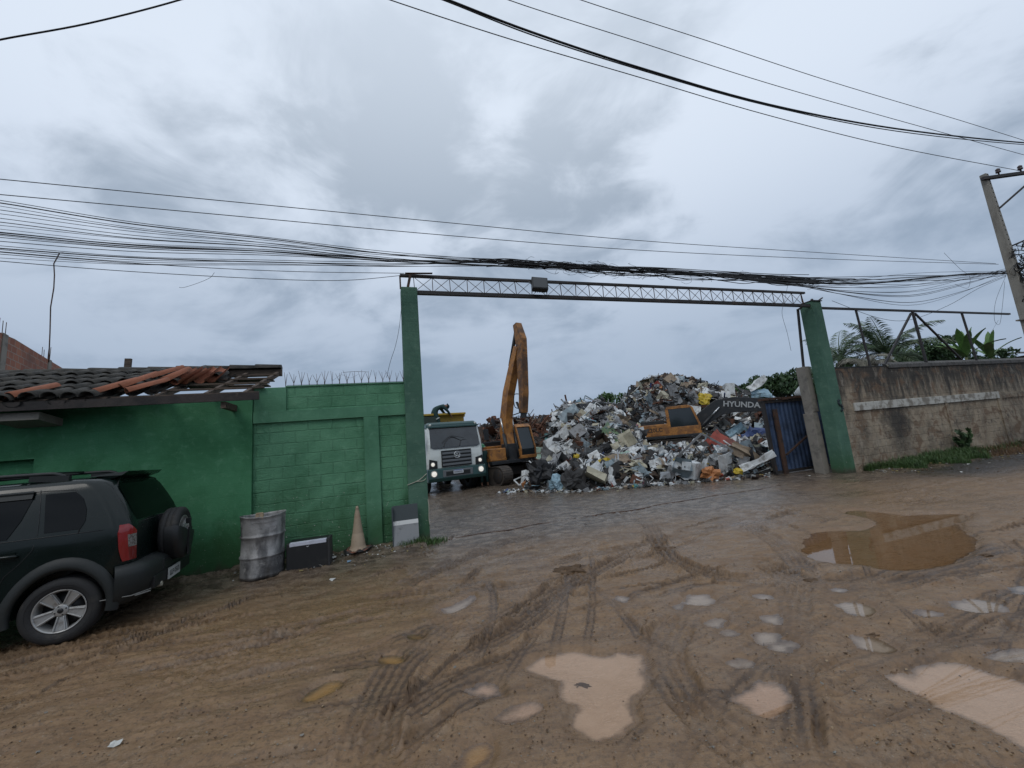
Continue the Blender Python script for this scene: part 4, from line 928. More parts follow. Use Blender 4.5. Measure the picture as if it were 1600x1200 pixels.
for i in range(420):
    u, v = rk.uniform(-3.0, -.0), -.08 - abs(rk.gauss(0, .28)); p = L2W(u, v); s_ = rk.uniform(.006, .028)
    crumple(b, (p.x, p.y, gz(p.x, p.y) + s_ * .2), s_, i, rk.choice([0, 1, 1, 1, 4, 4, 4, 2]), .6)
for i in range(500):
    u, v = rk.uniform(11.5, 24), -.1 - abs(rk.gauss(0, .7)); p = L2W(u, v); s_ = rk.uniform(.008, .045)
    crumple(b, (p.x, p.y, gz(p.x, p.y) + s_ * .2), s_, i, rk.choice([1, 1, 4, 4, 4, 2, 0]), .6)
_q = [G(rk.uniform(0, 1600), rk.uniform(800, 1190)) for _ in range(4200)]
_g = ground_z(np.array([q.x for q in _q]), np.array([q.y for q in _q]))
for i, q in enumerate(_q):
    if _g[4][i, 3] > .02 and i % 40: continue
    s_ = rk.uniform(.0025, .008) * (2 if rk.random() < .06 else 1)
    crumple(b, (q.x, q.y, _g[0][i] + s_ * .3), s_, i, rk.choice([1, 4, 4, 4, 5]), .7)
tag(b.build('rubble_specks', LIT + [mat('dark_clod', (.10, .062, .035), .85, bump=(60, .5)), mat('pale_pebble', (.28, .20, .12), .8)]), 'small stones and rubbish crumbs strewn along the walls and mud', 'rubble', kind='stuff')
# mud clods seen as lumps
for i, (px, py, s_, lb) in enumerate([(893, 890, .16, 'elongated dark mud clod lying between the tyre tracks in mid road'), (903, 1062, .05, 'small dark stone standing in the big pale puddle'), (1272, 905, .08, 'dark mud clod below the brown puddle'),
                                      (1330, 958, .03, 'small dark stone beside the oval puddle'), (1366, 989, .05, 'dark stone on the rim of the puddle at right'), (1030, 855, .2, 'low heap of mud thrown up where the tracks cross'), (1540, 870, .06, 'flat dark clod right of the brown puddle')]):
    p = G(px, py); b = MB(); vs = []; N = 12; 
    def lump(a, c_): th = a * 2 * pi; ph = c_ * pi / 2; r_ = s_ * (1 + .7 * noise.noise(Vector((cos(th) * 2 + i * 7, sin(th) * 2, c_ * 3)))); return (r_ * cos(th) * cos(ph) * 1.3, r_ * sin(th) * cos(ph) * .6, r_ * .28 * sin(ph) - .01)
    b.grid(lump, 22, 8); o = b.build('mud_clod', mat('dark_clod', (.05, .038, .03))); o.location = (p.x, p.y, gz(p.x, p.y)); tag(o, lb, 'mud clod')
# ------------------------------------------------------------------ people
SKIN = mat('brown_skin', (.25, .13, .08), .6)
def skinned(name, nodes, edges, m, parent, sub=2):
    """nodes: {key: (pos, radius)}; one continuous skinned surface"""
    ks = list(nodes); me = bpy.data.meshes.new(name); me.from_pydata([nodes[k][0] for k in ks], [(ks.index(a), ks.index(b)) for a, b in edges], [])
    o = bpy.data.objects.new(name, me); COL.objects.link(o); o.parent = parent; me.materials.append(m)
    sk = o.modifiers.new('skin', 'SKIN'); sk.use_smooth_shade = True
    for i, k in enumerate(ks): r = nodes[k][1]; me.skin_vertices[0].data[i].radius = (r, r) if not isinstance(r, tuple) else r
    me.skin_vertices[0].data[0].use_root = True
    ss = o.modifiers.new('sub', 'SUBSURF'); ss.levels = sub; ss.render_levels = sub
    bpy.context.view_layer.update()
    m2 = bpy.data.meshes.new_from_object(o.evaluated_get(bpy.context.evaluated_depsgraph_get())); o.modifiers.clear(); o.data = m2; m2.name = name
    for p in m2.polygons: p.use_smooth = True
    return o
def person(root, J, cloth, hel=None, boots=None, stripe=None):
    """J: joint positions (local metres)"""
    V_ = lambda k: Vector(J[k]); nd = {}; ed = []
    nd['pelvis'] = (V_('pelvis'), .125); nd['waist'] = (V_('waist'), .115); nd['chest'] = (V_('chest'), .15); nd['neck'] = (V_('neck'), .055); nd['head0'] = (V_('neck').lerp(V_('head'), .45), .075); nd['head'] = (V_('head'), .095); nd['crown'] = (V_('head') + (V_('head') - V_('neck')).normalized() * .08, .07)
    ed += [('pelvis', 'waist'), ('waist', 'chest'), ('chest', 'neck'), ('neck', 'head0'), ('head0', 'head'), ('head', 'crown')]
    for s_ in 'lr':
        for a, b_, r in (('chest', 'sh' + s_, .07), ('sh' + s_, 'el' + s_, .045), ('el' + s_, 'wr' + s_, .03), ('pelvis', 'hip' + s_, .09), ('hip' + s_, 'kn' + s_, .062), ('kn' + s_, 'an' + s_, .042)):
            nd[b_] = (V_(b_), r); ed.append((a, b_))
        toe = V_('an' + s_) + Vector(J.get('toe', (0, .16, -.06))); nd['toe' + s_] = (toe, .035); ed.append(('an' + s_, 'toe' + s_))
        d = (V_('wr' + s_) - V_('el' + s_)).normalized(); sd = d.cross(Vector((0, 0, 1)) if abs(d.z) < .9 else Vector((0, 1, 0))).normalized(); up = sd.cross(d)
        palm = V_('wr' + s_) + d * .07; nd['palm' + s_] = (palm, .026); ed.append(('wr' + s_, 'palm' + s_))
        for f_, (o_, l_) in enumerate(((-.028, .065), (-.01, .078), (.01, .072), (.028, .056))):
            a = palm + d * .03 + sd * o_; k1 = 'f%s%d' % (s_, f_); nd[k1] = (a, .009); nd[k1 + 'm'] = (a + d * l_ * .5 - up * .008, .0085); nd[k1 + 't'] = (a + d * l_ * .85 - up * .03, .007); ed += [('palm' + s_, k1), (k1, k1 + 'm'), (k1 + 'm', k1 + 't')]
        nd['th' + s_] = (palm - d * .03 - sd * .038, .010); nd['tt' + s_] = (palm + d * .01 - sd * .055 - up * .02, .008); ed += [('palm' + s_, 'th' + s_), ('th' + s_, 'tt' + s_)]
    body = skinned('body', nd, ed, SKIN, root, 1)
    # overalls: thicker limbs and trunk over the body
    cn = {k: (p, (r * 1.22 + .012)) for k, (p, r) in nd.items() if k in ('pelvis', 'waist', 'chest') or k[:2] in ('sh', 'el', 'hi', 'kn')}
    ce = [(a, b_) for a, b_ in ed if a in cn and b_ in cn]
    for s_ in 'lr':
        cn['cuff' + s_] = (V_('el' + s_).lerp(V_('wr' + s_), .85), .042); cn['hem' + s_] = (V_('kn' + s_).lerp(V_('an' + s_), .85), .062); ce += [('el' + s_, 'cuff' + s_), ('kn' + s_, 'hem' + s_)]
    cn['collar'] = (V_('chest').lerp(V_('neck'), .75), .075); ce.append(('chest', 'collar'))
    skinned('overalls', cn, ce, cloth, root, 1)
    up = (V_('head') - V_('neck')).normalized(); fwd = Vector(J.get('face', (0, 1, 0))).normalized(); fwd = (fwd - up * fwd.dot(up)).normalized(); sd = fwd.cross(up); Rm = Matrix((sd, fwd, up)).transposed(); hc = V_('head')
    b = MB(); b.add([hc + Rm @ Vector(p) for p in ((-.014, .092, -.02), (.014, .092, -.02), (0, .118, -.03), (0, .095, .02), (0, .09, -.042))], [(0, 1, 2), (0, 2, 3), (1, 3, 2), (0, 4, 2), (1, 2, 4)]); b.build('nose', SKIN, root)
    for sx in (-1, 1):
        b = MB(); b.lathe([(0, .006), (.009, .004), (.013, 0)], 10, hc + Rm @ Vector((sx * .034, .092, .008)), Rm @ RX(-pi / 2)); b.build('eye', K['black'], root)
        b = MB(); b.lathe([(0, .01), (.02, .008), (.028, 0), (.02, -.006)], 10, hc + Rm @ Vector((sx * .094, 0, -.005)), Rm @ RY(pi / 2 * sx)); b.build('ear', SKIN, root)
    b = MB(); b.tube([hc + Rm @ Vector(p) for p in ((-.025, .087, -.056), (0, .094, -.058), (.025, .087, -.056))], .005, 5); b.build('mouth', mat('lips', (.16, .06, .045), .6), root)
    b = MB(); prof = [(.150, -.005), (.140, .005), (.118, .01), (.112, .05), (.09, .09), (.05, .115), (0, .122)] if hel else [(.099, .0), (.103, .03), (.09, .07), (.05, .095), (0, .10)]
    b.lathe(prof, 22, hc + up * .025 - fwd * (.0 if hel else .012), Rm); b.build('helmet' if hel else 'cap', hel or cloth, root)
    if stripe:
        for s_ in 'lr':
            for q in (.62, .9):
                a, c_ = (V_('hip' + s_), V_('kn' + s_)) if q < .8 else (V_('kn' + s_), V_('an' + s_)); q_ = .75 if q < .8 else .3; d = (c_ - a).normalized(); p = a.lerp(c_, q_); b = MB(); b.tube([p - d * .025, p + d * .025], .098 if q < .8 else .08, 14); b.build('reflective_band', stripe, root)
GRN = mat('dark_green_overalls', (.012, .04, .038), .85, bump=(60, .2)); BAND = mat('grey_reflective_band', (.45, .47, .45), .5)

# ------------------------------------------------------------------ tipper truck (local: x = its left, -y forward => faces the viewer)
WHT = mat('white_truck_paint', (.70, .74, .72), .35, [((.33, .33, .30), 3, .5, .8), ((.2, .18, .15), 9, .66, .8)], coat=.3)
DGRN = mat('dark_green_truck_paint', (.012, .055, .052), .35, [((.05, .06, .05), 4, .55, .8)], coat=.3)
YEL = mat('yellow_tipper_paint', (.42, .27, .03), .55, [((.18, .12, .04), 4, .5, .7), ((.06, .04, .025), 9, .6, .75)])
rc = AT(760, 742, 16.35); fd = Vector((.885, .465, 0)).normalized(); fr = Vector((.465, -.885, 0)).normalized()
org = Vector((rc.x, rc.y, 0)) - fd * 1.22
root = empty('tipper_truck', (org.x, org.y, -.03), atan2(fd.y, fd.x), 'white and dark green tipper truck with its headlights on, standing behind the left gate pillar', 'truck')
# cab shell: front plane at y=0, body behind at +y
b = MB()
fp = [(.98, .03), (1.45, .0), (1.92, .02), (2.58, .17), (2.72, .20), (2.80, .3)]
hw = [1.17, 1.17, 1.16, 1.10, 1.08, 1.0]; vs = []
for (z, y), w_ in zip(fp, hw):
    r = .12; pts = [(-w_, 1.75), (-w_, y + r), (-w_ + r * .35, y + r * .3), (-w_ + r, y), (w_ - r, y), (w_ - r * .35, y + r * .3), (w_, y + r), (w_, 1.75)]
    vs += [(x, yy, z) for x, yy in pts]
k = 8; fs = [(i * k + j, i * k + (j + 1) % k, (i + 1) * k + (j + 1) % k, (i + 1) * k + j) for i in range(5) for j in range(k)] + [tuple(range(k))[::-1], tuple(range(5 * k, 6 * k))]
b.add(vs, fs, [0] * (3 * k) + [1] * (2 * k) + [0, 1]); cab = b.build('cab', [WHT, DGRN], root, bevel=.02)
b = MB(); b.add([(-1.03, -.012, 1.80), (1.03, -.012, 1.80), (1.0, .165, 2.56), (-1.0, .165, 2.56), (-.9, -.018, 1.74), (.9, -.018, 1.74), (-1.03, .02, 1.80), (1.03, .02, 1.80), (1.0, .2, 2.56), (-1.0, .2, 2.56)], [(0, 1, 2, 3), (4, 5, 1, 0), (1, 7, 8, 2), (0, 3, 9, 6), (3, 2, 8, 9)]); b.build('windscreen', mat('truck_windscreen', (.03, .035, .038), .06, [((.02, .022, .024), 2.5, .4, .6)], spec=.8), root)
b = MB(); b.beam((-1.05, .13, 2.60), (1.05, .13, 2.60), .1, .07, mi=0); b.build('sun_visor', DGRN, root, bevel=.015)
b = MB()
for x0, x1, z1 in ((-.5, .25, 2.12), (.15, .75, 1.98)): b.tube(bez([(x0, -.03, 1.80), (x0 + .1, .03, 2.0), ((x0 + x1) / 2, .05, z1 + .05), (x1, .04, z1 - .12)]), .014, 5)
b.tube(bez([(-.55, .02, 1.95), (-.2, .08, 2.2), (.3, .07, 2.12), (.8, .04, 1.92)]), .012, 5)
b.build('windscreen_wiper', K['black'], root)
b = MB(); b.bx(-.62, .62, -.035, .02, 1.02, 1.66, 0)
for i in range(4): b.bx(-.60, .60, -.07, -.035, 1.07 + i * .145, 1.15 + i * .145, 1)
gr = b.build('grille', [K['black'], mat('grey_grille_bar', (.17, .18, .19), .4, metal=.5)], root, bevel=.008)
b = MB()                                                       # round emblem: V over W in a ring
Mx = Matrix.Translation((0, -.085, 1.46)) @ Matrix.Rotation(pi / 2, 4, 'X'); ring_ = [Mx @ Vector((.125 * cos(a), .125 * sin(a), 0)) for a in np.linspace(0, 2 * pi, 29)]
b.tube(ring_, .013, 6)
def ln(P): b.tube([Mx @ Vector((x, y, 0)) for x, y in P], .012, 5)
ln([(-.055, .108), (-.018, .015), (.018, .015), (.055, .108)]); ln([(-.105, .06), (-.05, -.1), (-.002, .0), (.002, .0), (.05, -.1), (.105, .06)])
b.build('emblem', mat('chrome', (.6, .62, .63), .2, metal=.9), gr)
b = MB(); b.add([(-1.2, -.03, .48), (1.2, -.03, .48), (1.2, -.09, .62), (-1.2, -.09, .62), (-1.2, -.05, .98), (1.2, -.05, .98), (-1.2, .5, .48), (1.2, .5, .48), (1.2, .5, .98), (-1.2, .5, .98), (-1.2, .5, .6), (1.2, .5, .6)],
                [(0, 1, 2, 3), (3, 2, 5, 4), (4, 5, 8, 9), (0, 3, 4, 9, 6), (1, 7, 8, 5, 2), (0, 6, 7, 1), (6, 9, 8, 7)]); b.build('front_bumper', DGRN, root, bevel=.03)
b = MB(); b.bx(-.62, .62, -.10, -.06, .64, .90); b.build('bumper_intake', mat('grey_intake_frame', (.13, .14, .15), .5), root, bevel=.02)
b = MB(); b.bx(-.5, .5, -.106, -.09, .68, .84); b.build('intake_opening', K['black'], root)
b = MB(); b.bx(-.2, .2, -.125, -.11, .74, .88, 0); b.bx(-.2, .2, -.127, -.125, .855, .88, 1); pl2 = b.build('number_plate', [mat('white_plate', (.62, .65, .68), .5), mat('blue_plate_band', (.03, .08, .3), .5)], root)
b = MB(); rk = random.Random(1)
for i in range(7): b.bx(-.17 + i * .05, -.14 + i * .05, -.1275, -.125, .76, .835)
b.build('plate_lettering', mat('plate_black', (.05, .05, .09), .5), pl2)
LAMP = mat('lit_headlamp', (.8, .8, .75), .2, emit=((1, .93, .82), .45)); LRIM = mat('headlamp_bowl', (.5, .52, .54), .2, [((.2, .2, .2), 30, .4, .6)], metal=.5, emit=((1, .92, .8), .08))
for sx in (-1, 1):
    b = MB(); b.prism([(sx * 1.13, 1.00), (sx * .80, 1.00), (sx * .80, 1.28), (sx * 1.10, 1.36)], -.015, .03); b.build('lamp_housing', K['black'], root)
    for z, x, r in ((1.16, .98, .085), (.80, .97, .125)):
        R = RX(pi / 2); h = MB(); h.lathe([(r, -.02), (r, .02), (r * .85, .035), (r * .8, .015)], 24, (sx * x, -.09 if z < 1 else -.02, z), R); hd = h.build('headlight', LRIM, root)
        h = MB(); h.lathe([(r * .82, .012), (r * .5, .028), (0, .034)], 20, (sx * x, -.09 if z < 1 else -.02, z), R); h.build('lens', LAMP, hd)
    b = MB(); b.tube([(sx * 1.12, .1, 2.55), (sx * 1.3, .0, 2.56), (sx * 1.34, -.02, 2.2)], .018, 6); b.box((sx * 1.34, -.02, 2.15), (.2, .1, .46)); b.build('wing_mirror', K['black'], root, bevel=.02)
    b = MB(); b.bx(sx * 1.172, sx * 1.176, .55, 1.35, 1.75, 2.5); b.build('side_window', K['glass'], root)
    b = MB(); b.lathe([(.0, .03), (.04, .025), (.05, 0)], 12, (sx * .95, .155, 2.69), RX(pi / 2)); b.build('marker_lamp', mat('white_marker', (.6, .6, .55), .3), root)
for y in (1.25, 4.6, 5.95):
    for sx in (-1, 1):
        w_ = empty('wheel', (sx * 1.0, y, .5)); w_.parent = root; R = RY(pi / 2 * sx)
        b = MB(); b.lathe([(.28, -.14), (.3, -.15), (.46, -.14), (.5, -.11), (.5, .11), (.46, .14), (.3, .15), (.28, .14)], 32, R=R); b.build('tyre', K['rubber'], w_)
        b = MB(); b.lathe([(.29, .13), (.24, .06), (.12, .04), (.12, .12), (0, .13)], 24, R=R); b.build('rim', mat('grey_truck_rim', (.25, .25, .25), .6), w_)
b = MB(); b.bx(-.42, .42, .5, 7.2, .72, .98); b.bx(-1.1, 1.1, .35, 1.9, .5, 1.0); b.build('chassis', M_DSTEEL, root)
b = MB()                                                       # tipper body with ribs and headboard
b.bx(-1.2, 1.2, 2.2, 2.3, 1.1, 3.25, 0); b.bx(-1.2, -1.14, 2.3, 7.2, 1.2, 3.15, 0); b.bx(1.14, 1.2, 2.3, 7.2, 1.2, 3.15, 0); b.bx(-1.2, 1.2, 2.3, 7.2, 1.1, 1.2, 0)
for y in np.linspace(2.35, 7.1, 7): b.bx(-1.27, -1.2, y - .06, y + .06, 1.15, 3.15); b.bx(1.2, 1.27, y - .06, y + .06, 1.15, 3.15)
b.bx(-1.3, -1.12, 2.2, 7.2, 3.15, 3.27); b.bx(1.12, 1.3, 2.2, 7.2, 3.15, 3.27); b.bx(-1.25, 1.25, 1.95, 2.32, 3.24, 3.33)
b.build('tipper_body', YEL, root, bevel=.015)
b = MB(); b.bx(-1.0, -.15, 1.92, 2.18, 2.5, 3.2, 0); b.build('headboard_panel', mat('dark_headboard', (.03, .045, .035), .7), root)
# worker bending on top of the cab rear
pw = root.matrix_basis @ Vector((-.05, 2.1, 2.55)); pr = empty('person', pw, atan2(fd.y, fd.x) - pi / 2, 'worker in dark green overalls bending over on top of the white truck', 'person')
person(pr, dict(pelvis=(0, -.18, .86), waist=(0, -.05, 1.0), chest=(0, .16, 1.12), neck=(0, .32, 1.13), head=(0, .44, 1.10), face=(0, .5, -.8), shl=(-.2, .2, 1.1), shr=(.2, .2, 1.1), ell=(-.24, .36, .86), elr=(.24, .40, .88), wrl=(-.2, .52, .66), wrr=(.18, .56, .68),
     hipl=(-.11, -.18, .82), hipr=(.11, -.18, .82), knl=(-.16, -.08, .45), knr=(.16, .0, .45), anl=(-.17, -.14, .07), anr=(.18, -.02, .07)), GRN, GRN, stripe=BAND)
# worker beside the excavator
p = AT(757.5, 757, 16.9); pr = empty('person', (p.x, p.y, 0), radians(10), 'worker in dark clothes and a green helmet standing between the truck and the front excavator', 'person')
person(pr, dict(pelvis=(0, 0, .93), waist=(0, 0, 1.08), chest=(0, 0, 1.30), neck=(0, 0, 1.50), head=(0, -.03, 1.63), face=(0, -1, 0), shl=(-.19, 0, 1.40), shr=(.19, 0, 1.40), ell=(-.25, .03, 1.14), elr=(.25, .03, 1.14), wrl=(-.24, -.08, .92), wrr=(.24, -.08, .92),
     hipl=(-.1, 0, .88), hipr=(.1, 0, .88), knl=(-.11, -.03, .49), knr=(.11, -.03, .49), anl=(-.12, 0, .08), anr=(.13, 0, .08), toe=(0, -.16, -.05)), GRN, mat('green_helmet', (.02, .22, .08), .3, coat=.4))

# ------------------------------------------------------------------ excavators (local: +y forward, x right)
ORG = mat('orange_machine_paint', (.42, .18, .04), .55, [((.22, .095, .03), 2.5, .40, .62), ((.13, .06, .03), 7, .56, .72), ((.035, .028, .025), 3.5, .62, .78)], (50, .1))
ORD = mat('dirty_orange_paint', (.30, .13, .035), .65, [((.10, .05, .025), 2.2, .38, .62), ((.035, .027, .024), 5, .5, .72)], (50, .2))
BLKP = mat('black_machine_paint', (.016, .018, .021), .5, [((.05, .045, .04), 4, .5, .75)], (50, .15))
def plate(b, poly, x0, x1, mi=0): b.prism(poly, x0, x1, 'yz', mi)
def thick(P, Wd):
    """outline (y,z) of a bent arm from a centre line and widths"""
    L_, R_ = [], []
    for i, (y, z) in enumerate(P):
        a = Vector(P[max(i - 1, 0)]); c_ = Vector(P[min(i + 1, len(P) - 1)]); d = (c_ - a).normalized(); n_ = Vector((-d.y, d.x)) * Wd[i] / 2; L_.append((y + n_.x, z + n_.y)); R_.append((y - n_.x, z - n_.y))
    return L_ + R_[::-1]
def track(b, x, L=3.6, w=.6, h=.86):
    pts = []; r = h / 2
    for k in range(13): a = pi / 2 + pi * k / 12; pts.append((-L / 2 + r + r * cos(a), r + r * sin(a)))
    for k in range(13): a = -pi / 2 + pi * k / 12; pts.append((L / 2 - r + r * cos(a), r + r * sin(a)))
    plate(b, pts, x - w / 2 + .05, x + w / 2 - .05)
    n = len(pts)
    # shoes
    loop = []
    for i in range(n):
        a, c_ = Vector(pts[i]), Vector(pts[(i + 1) % n]); m_ = max(1, int((c_ - a).length / .13))
        for q in range(m_): loop.append((a.lerp(c_, (q + .5) / m_), (c_ - a).normalized()))
    for p, d in loop:
        ang_ = atan2(d.y, d.x); b.box((x, p.x, p.y), (w, .10, .045), RX(ang_))
def excavator(root, cabside=-1, arm=True, boom=None, stick=None, body=ORG, dirty=ORD, under_rot=0., mark=None, armm=None):
    R_ = RZ(under_rot)
    for sx in (-1, 1):
        b = MB(); track(b, sx * 1.15); b.v = [tuple(R_ @ Vector(v_)) for v_ in b.v]; b.build('track', mat('muddy_track_steel', (.05, .042, .036), .75, [((.10, .075, .055), 8, .5, .7)], (40, .5)), root)
        b = MB()
        for y in (-1.35, 1.35): b.lathe([(0, .03), (.3, .03), (.34, 0)], 20, (sx * 1.42, y, .43), RY(pi / 2 * sx))
        b.v = [tuple(R_ @ Vector(v_)) for v_ in b.v]; b.build('sprocket', K['steel'], root)
    b = MB(); b.bx(-.9, .9, -.7, .7, .35, .75); b.lathe([(.0, .95), (.6, .95), (.62, .7), (0, .7)], 28); b.build('undercarriage', K['steel'], root)
    b = MB(); b.bx(-1.3, 1.3, -2.1, 1.35, .95, 1.12); b.build('deck', BLKP, root, bevel=.02)
    b = MB(); b.prism([(-1.3, -2.1), (-1.25, -2.45), (-.8, -2.72), (.8, -2.72), (1.25, -2.45), (1.3, -2.1)], .98, 1.85, 'xy'); b.build('counterweight', dirty, root, bevel=.06)
    o_ = cabside
    b = MB(); b.bx(-1.3, 1.3, -2.1, -.35, 1.12, 1.85, 0); b.bx(-.5 * o_ * -1 - .8 if False else min(-o_ * .35, -o_ * 1.3), max(-o_ * .35, -o_ * 1.3), -.35, 1.2, 1.12, 1.72, 0); b.build('engine_housing', body, root, bevel=.04)
    b = MB(); b.bx(-1.1, 1.1, -1.95, -.55, 1.85, 2.08)
    for i in range(7): b.bx(-1.0, 1.0, -1.85 + i * .18, -1.78 + i * .18, 2.08, 2.11)
    b.build('engine_hood', BLKP, root, bevel=.03)
    # cab: four pillars and frame round dark glass
    x0, x1 = (.32, 1.28) if o_ > 0 else (-1.28, -.32)
    prof = [(-.35, 1.12), (1.42, 1.12), (1.48, 1.55), (1.15, 2.72), (.95, 2.84), (-.25, 2.84), (-.4, 2.7)]
    b = MB(); inner = [(-.22, 1.62), (1.28, 1.62), (1.0, 2.66), (-.24, 2.68)]
    def rim(xa, xb):
        b.prism([(-.35, 1.12), (1.42, 1.12), (1.48, 1.6), (-.38, 1.6)], xa, xb, 'yz'); b.prism([(-.4, 2.7), (1.15, 2.68), (.95, 2.84), (-.25, 2.84)], xa, xb, 'yz'); b.prism([(-.38, 1.6), (-.2, 1.6), (-.22, 2.7), (-.4, 2.7)], xa, xb, 'yz'); b.prism([(1.36, 1.6), (1.48, 1.6), (1.17, 2.7), (1.04, 2.7)], xa, xb, 'yz')
    rim(x0, x0 + .07); rim(x1 - .07, x1); b.bx(x0, x1, -.4, -.33, 1.12, 1.75); b.prism([(-.35, 2.78), (1.0, 2.78), (.95, 2.86), (-.25, 2.86)], x0, x1, 'yz'); b.prism([(1.40, 1.12), (1.46, 1.12), (1.48, 1.28), (1.44, 1.28)], x0, x1, 'yz'); b.prism([(1.12, 2.66), (1.17, 2.70), (1.0, 2.84), (.94, 2.82)], x0, x1, 'yz')
    cb = b.build('cab', body, root, bevel=.02)
    b = MB(); plate(b, [(-.3, 1.2), (1.38, 1.2), (1.42, 1.58), (1.1, 2.68), (.9, 2.78), (-.2, 2.78), (-.32, 2.65)], x0 + .03, x1 - .03); b.build('cab_glass', mat('cab_glass_dark', (.018, .024, .027), .08, spec=.7), cb)
    if boom:
        am = armm or body
        b = MB(); P, Wd = boom; plate(b, thick(P, Wd), -.21, .21); b.build('boom', am, root, bevel=.02)
        for sx in (-1, 1):
            b = MB(); q = P[2]; c0_ = Vector((sx * .33, 1.25, 1.2)); c1_ = Vector((sx * .33, q[0], q[1])); b.tube([c0_, c0_.lerp(c1_, .6)], .085, 12, 0); b.tube([c0_.lerp(c1_, .6), c1_], .045, 10, 1); b.build('hydraulic_ram', [BLKP, mat('bright_ram_rod', (.55, .55, .55), .2, metal=.9)], root)
        b = MB(); b.bx(-.34, .34, .7, 1.2, 1.1, 1.9); b.build('boom_foot', BLKP, root, bevel=.03)
    if stick:
        b = MB(); P, Wd = stick; plate(b, thick(P, Wd), -.17, .17); b.build('dipper_arm', armm or dirty, root, bevel=.02)
        b = MB(); y, z = P[-1]; b.box((0, y, z - .1), (.22, .2, .3)); b.beam((-.12, y, z), (-.12, y - .3, z + .55), .05, .12, up=(1, 0, 0)); b.beam((.12, y, z), (.12, y - .3, z + .55), .05, .12, up=(1, 0, 0)); b.build('bucket_linkage', BLKP, root)
        b = MB(); 
        for sx in (-.1, .1): b.tube(bez([(sx, P[-1][0] - .05, P[-1][1] + .2), (sx * 1.5, P[-1][0] - .45, P[-1][1] + .35), (sx * 2, P[-1][0] - .35, P[-1][1] + .9), (sx, P[-2][0] - .15, P[-2][1])]), .022, 5)
        b.build('hydraulic_hose', K['rubber'], root)
        if boom:
            b = MB(); P0 = boom[0][-2]; P1 = stick[0][0]; b.tube([(0, P0[0] - .35, P0[1] + .15), (0, P1[0], P1[1])], .09, 10); b.build('stick_ram', BLKP, root)
p = AT(785, 750, 18.2)
e1 = empty('excavator', (p.x, p.y, 0), pi + .60, 'orange excavator with its boom raised upright, standing beside the white truck', 'excavator')
excavator(e1, -1, boom=([(.95, 1.55), (.82, 2.4), (.88, 3.2), (1.3, 4.4), (2.0, 5.6), (2.55, 6.5)], [.45, .52, .58, .50, .42, .32]), stick=([(2.6, 7.65), (2.8, 6.8), (2.72, 5.6), (2.6, 4.2), (2.42, 3.3)], [.3, .52, .46, .38, .3]), under_rot=.15)
e1.scale = (.88, .88, .88)
b = MB(); b.box((1.0, .55, 1.3), (.62, .9, .4)); b.box((1.05, .95, 1.25), (.2, .14, .12), None, 1); b.box((1.2, .995, 1.32), (.3, .02, .12), None, 1); b.build('tool_box', [ORG, K['black']], e1, bevel=.03)
b = MB()
for q in (-1.0, -.3): b.tube([(1.1, q, 1.85), (1.1, q, 2.75)], .02, 6)
b.tube([(1.1, -1.0, 2.75), (1.1, -.3, 2.75)], .02, 6); b.tube([(1.1, -1.0, 2.4), (1.1, -.3, 2.4)], .02, 6); b.build('handrail', K['steel'], e1)
p = AT(1052, 690, 25.2)
f2 = Vector((.93, -.36, 0)).normalized(); rz2 = atan2(-f2.x, f2.y)
e2 = empty('excavator', (p.x + .2, p.y, .18), rz2, 'orange excavator with a black boom, half buried behind the scrap heap', 'excavator')
# its right flank faces the street here, so the cab sits on the street side
excavator(e2, 1, boom=([(.9, 1.2), (1.7, 1.95), (2.7, 2.55), (3.6, 2.62), (5.2, 2.4), (6.6, 2.0)], [.5, .85, .98, .92, .74, .5]), stick=([(6.5, 2.4), (6.9, 1.9), (7.2, 1.4), (7.3, .5)], [.4, .6, .45, .3]), armm=BLKP)
bm2 = [c for c in e2.children if c.name.startswith('boom') and 'foot' not in c.name][0]
b = MB(); Mx = Matrix.Translation((.247, 3.95, 2.55)) @ Matrix(((0, 0, 1, 0), (1, 0, 0, 0), (0, 1, 0, 0), (0, 0, 0, 1))) @ Matrix.Rotation(-.17, 4, 'Z')
b.text('HYUNDAI', .46, Mx, 0, .002, .012); b.build('boom_lettering', mat('white_lettering', (.36, .37, .37), .6), bm2)
hs = [c for c in e2.children if c.name.startswith('engine_housing')][0]
b = MB(); Mx = Matrix.Translation((1.306, -1.15, 1.5)) @ Matrix(((0, 0, 1, 0), (1, 0, 0, 0), (0, 1, 0, 0), (0, 0, 0, 1))); b.text('220LC', .34, Mx, 0, .002, .01); b.build('side_lettering', mat('worn_black_lettering', (.05, .03, .02), .7), hs)
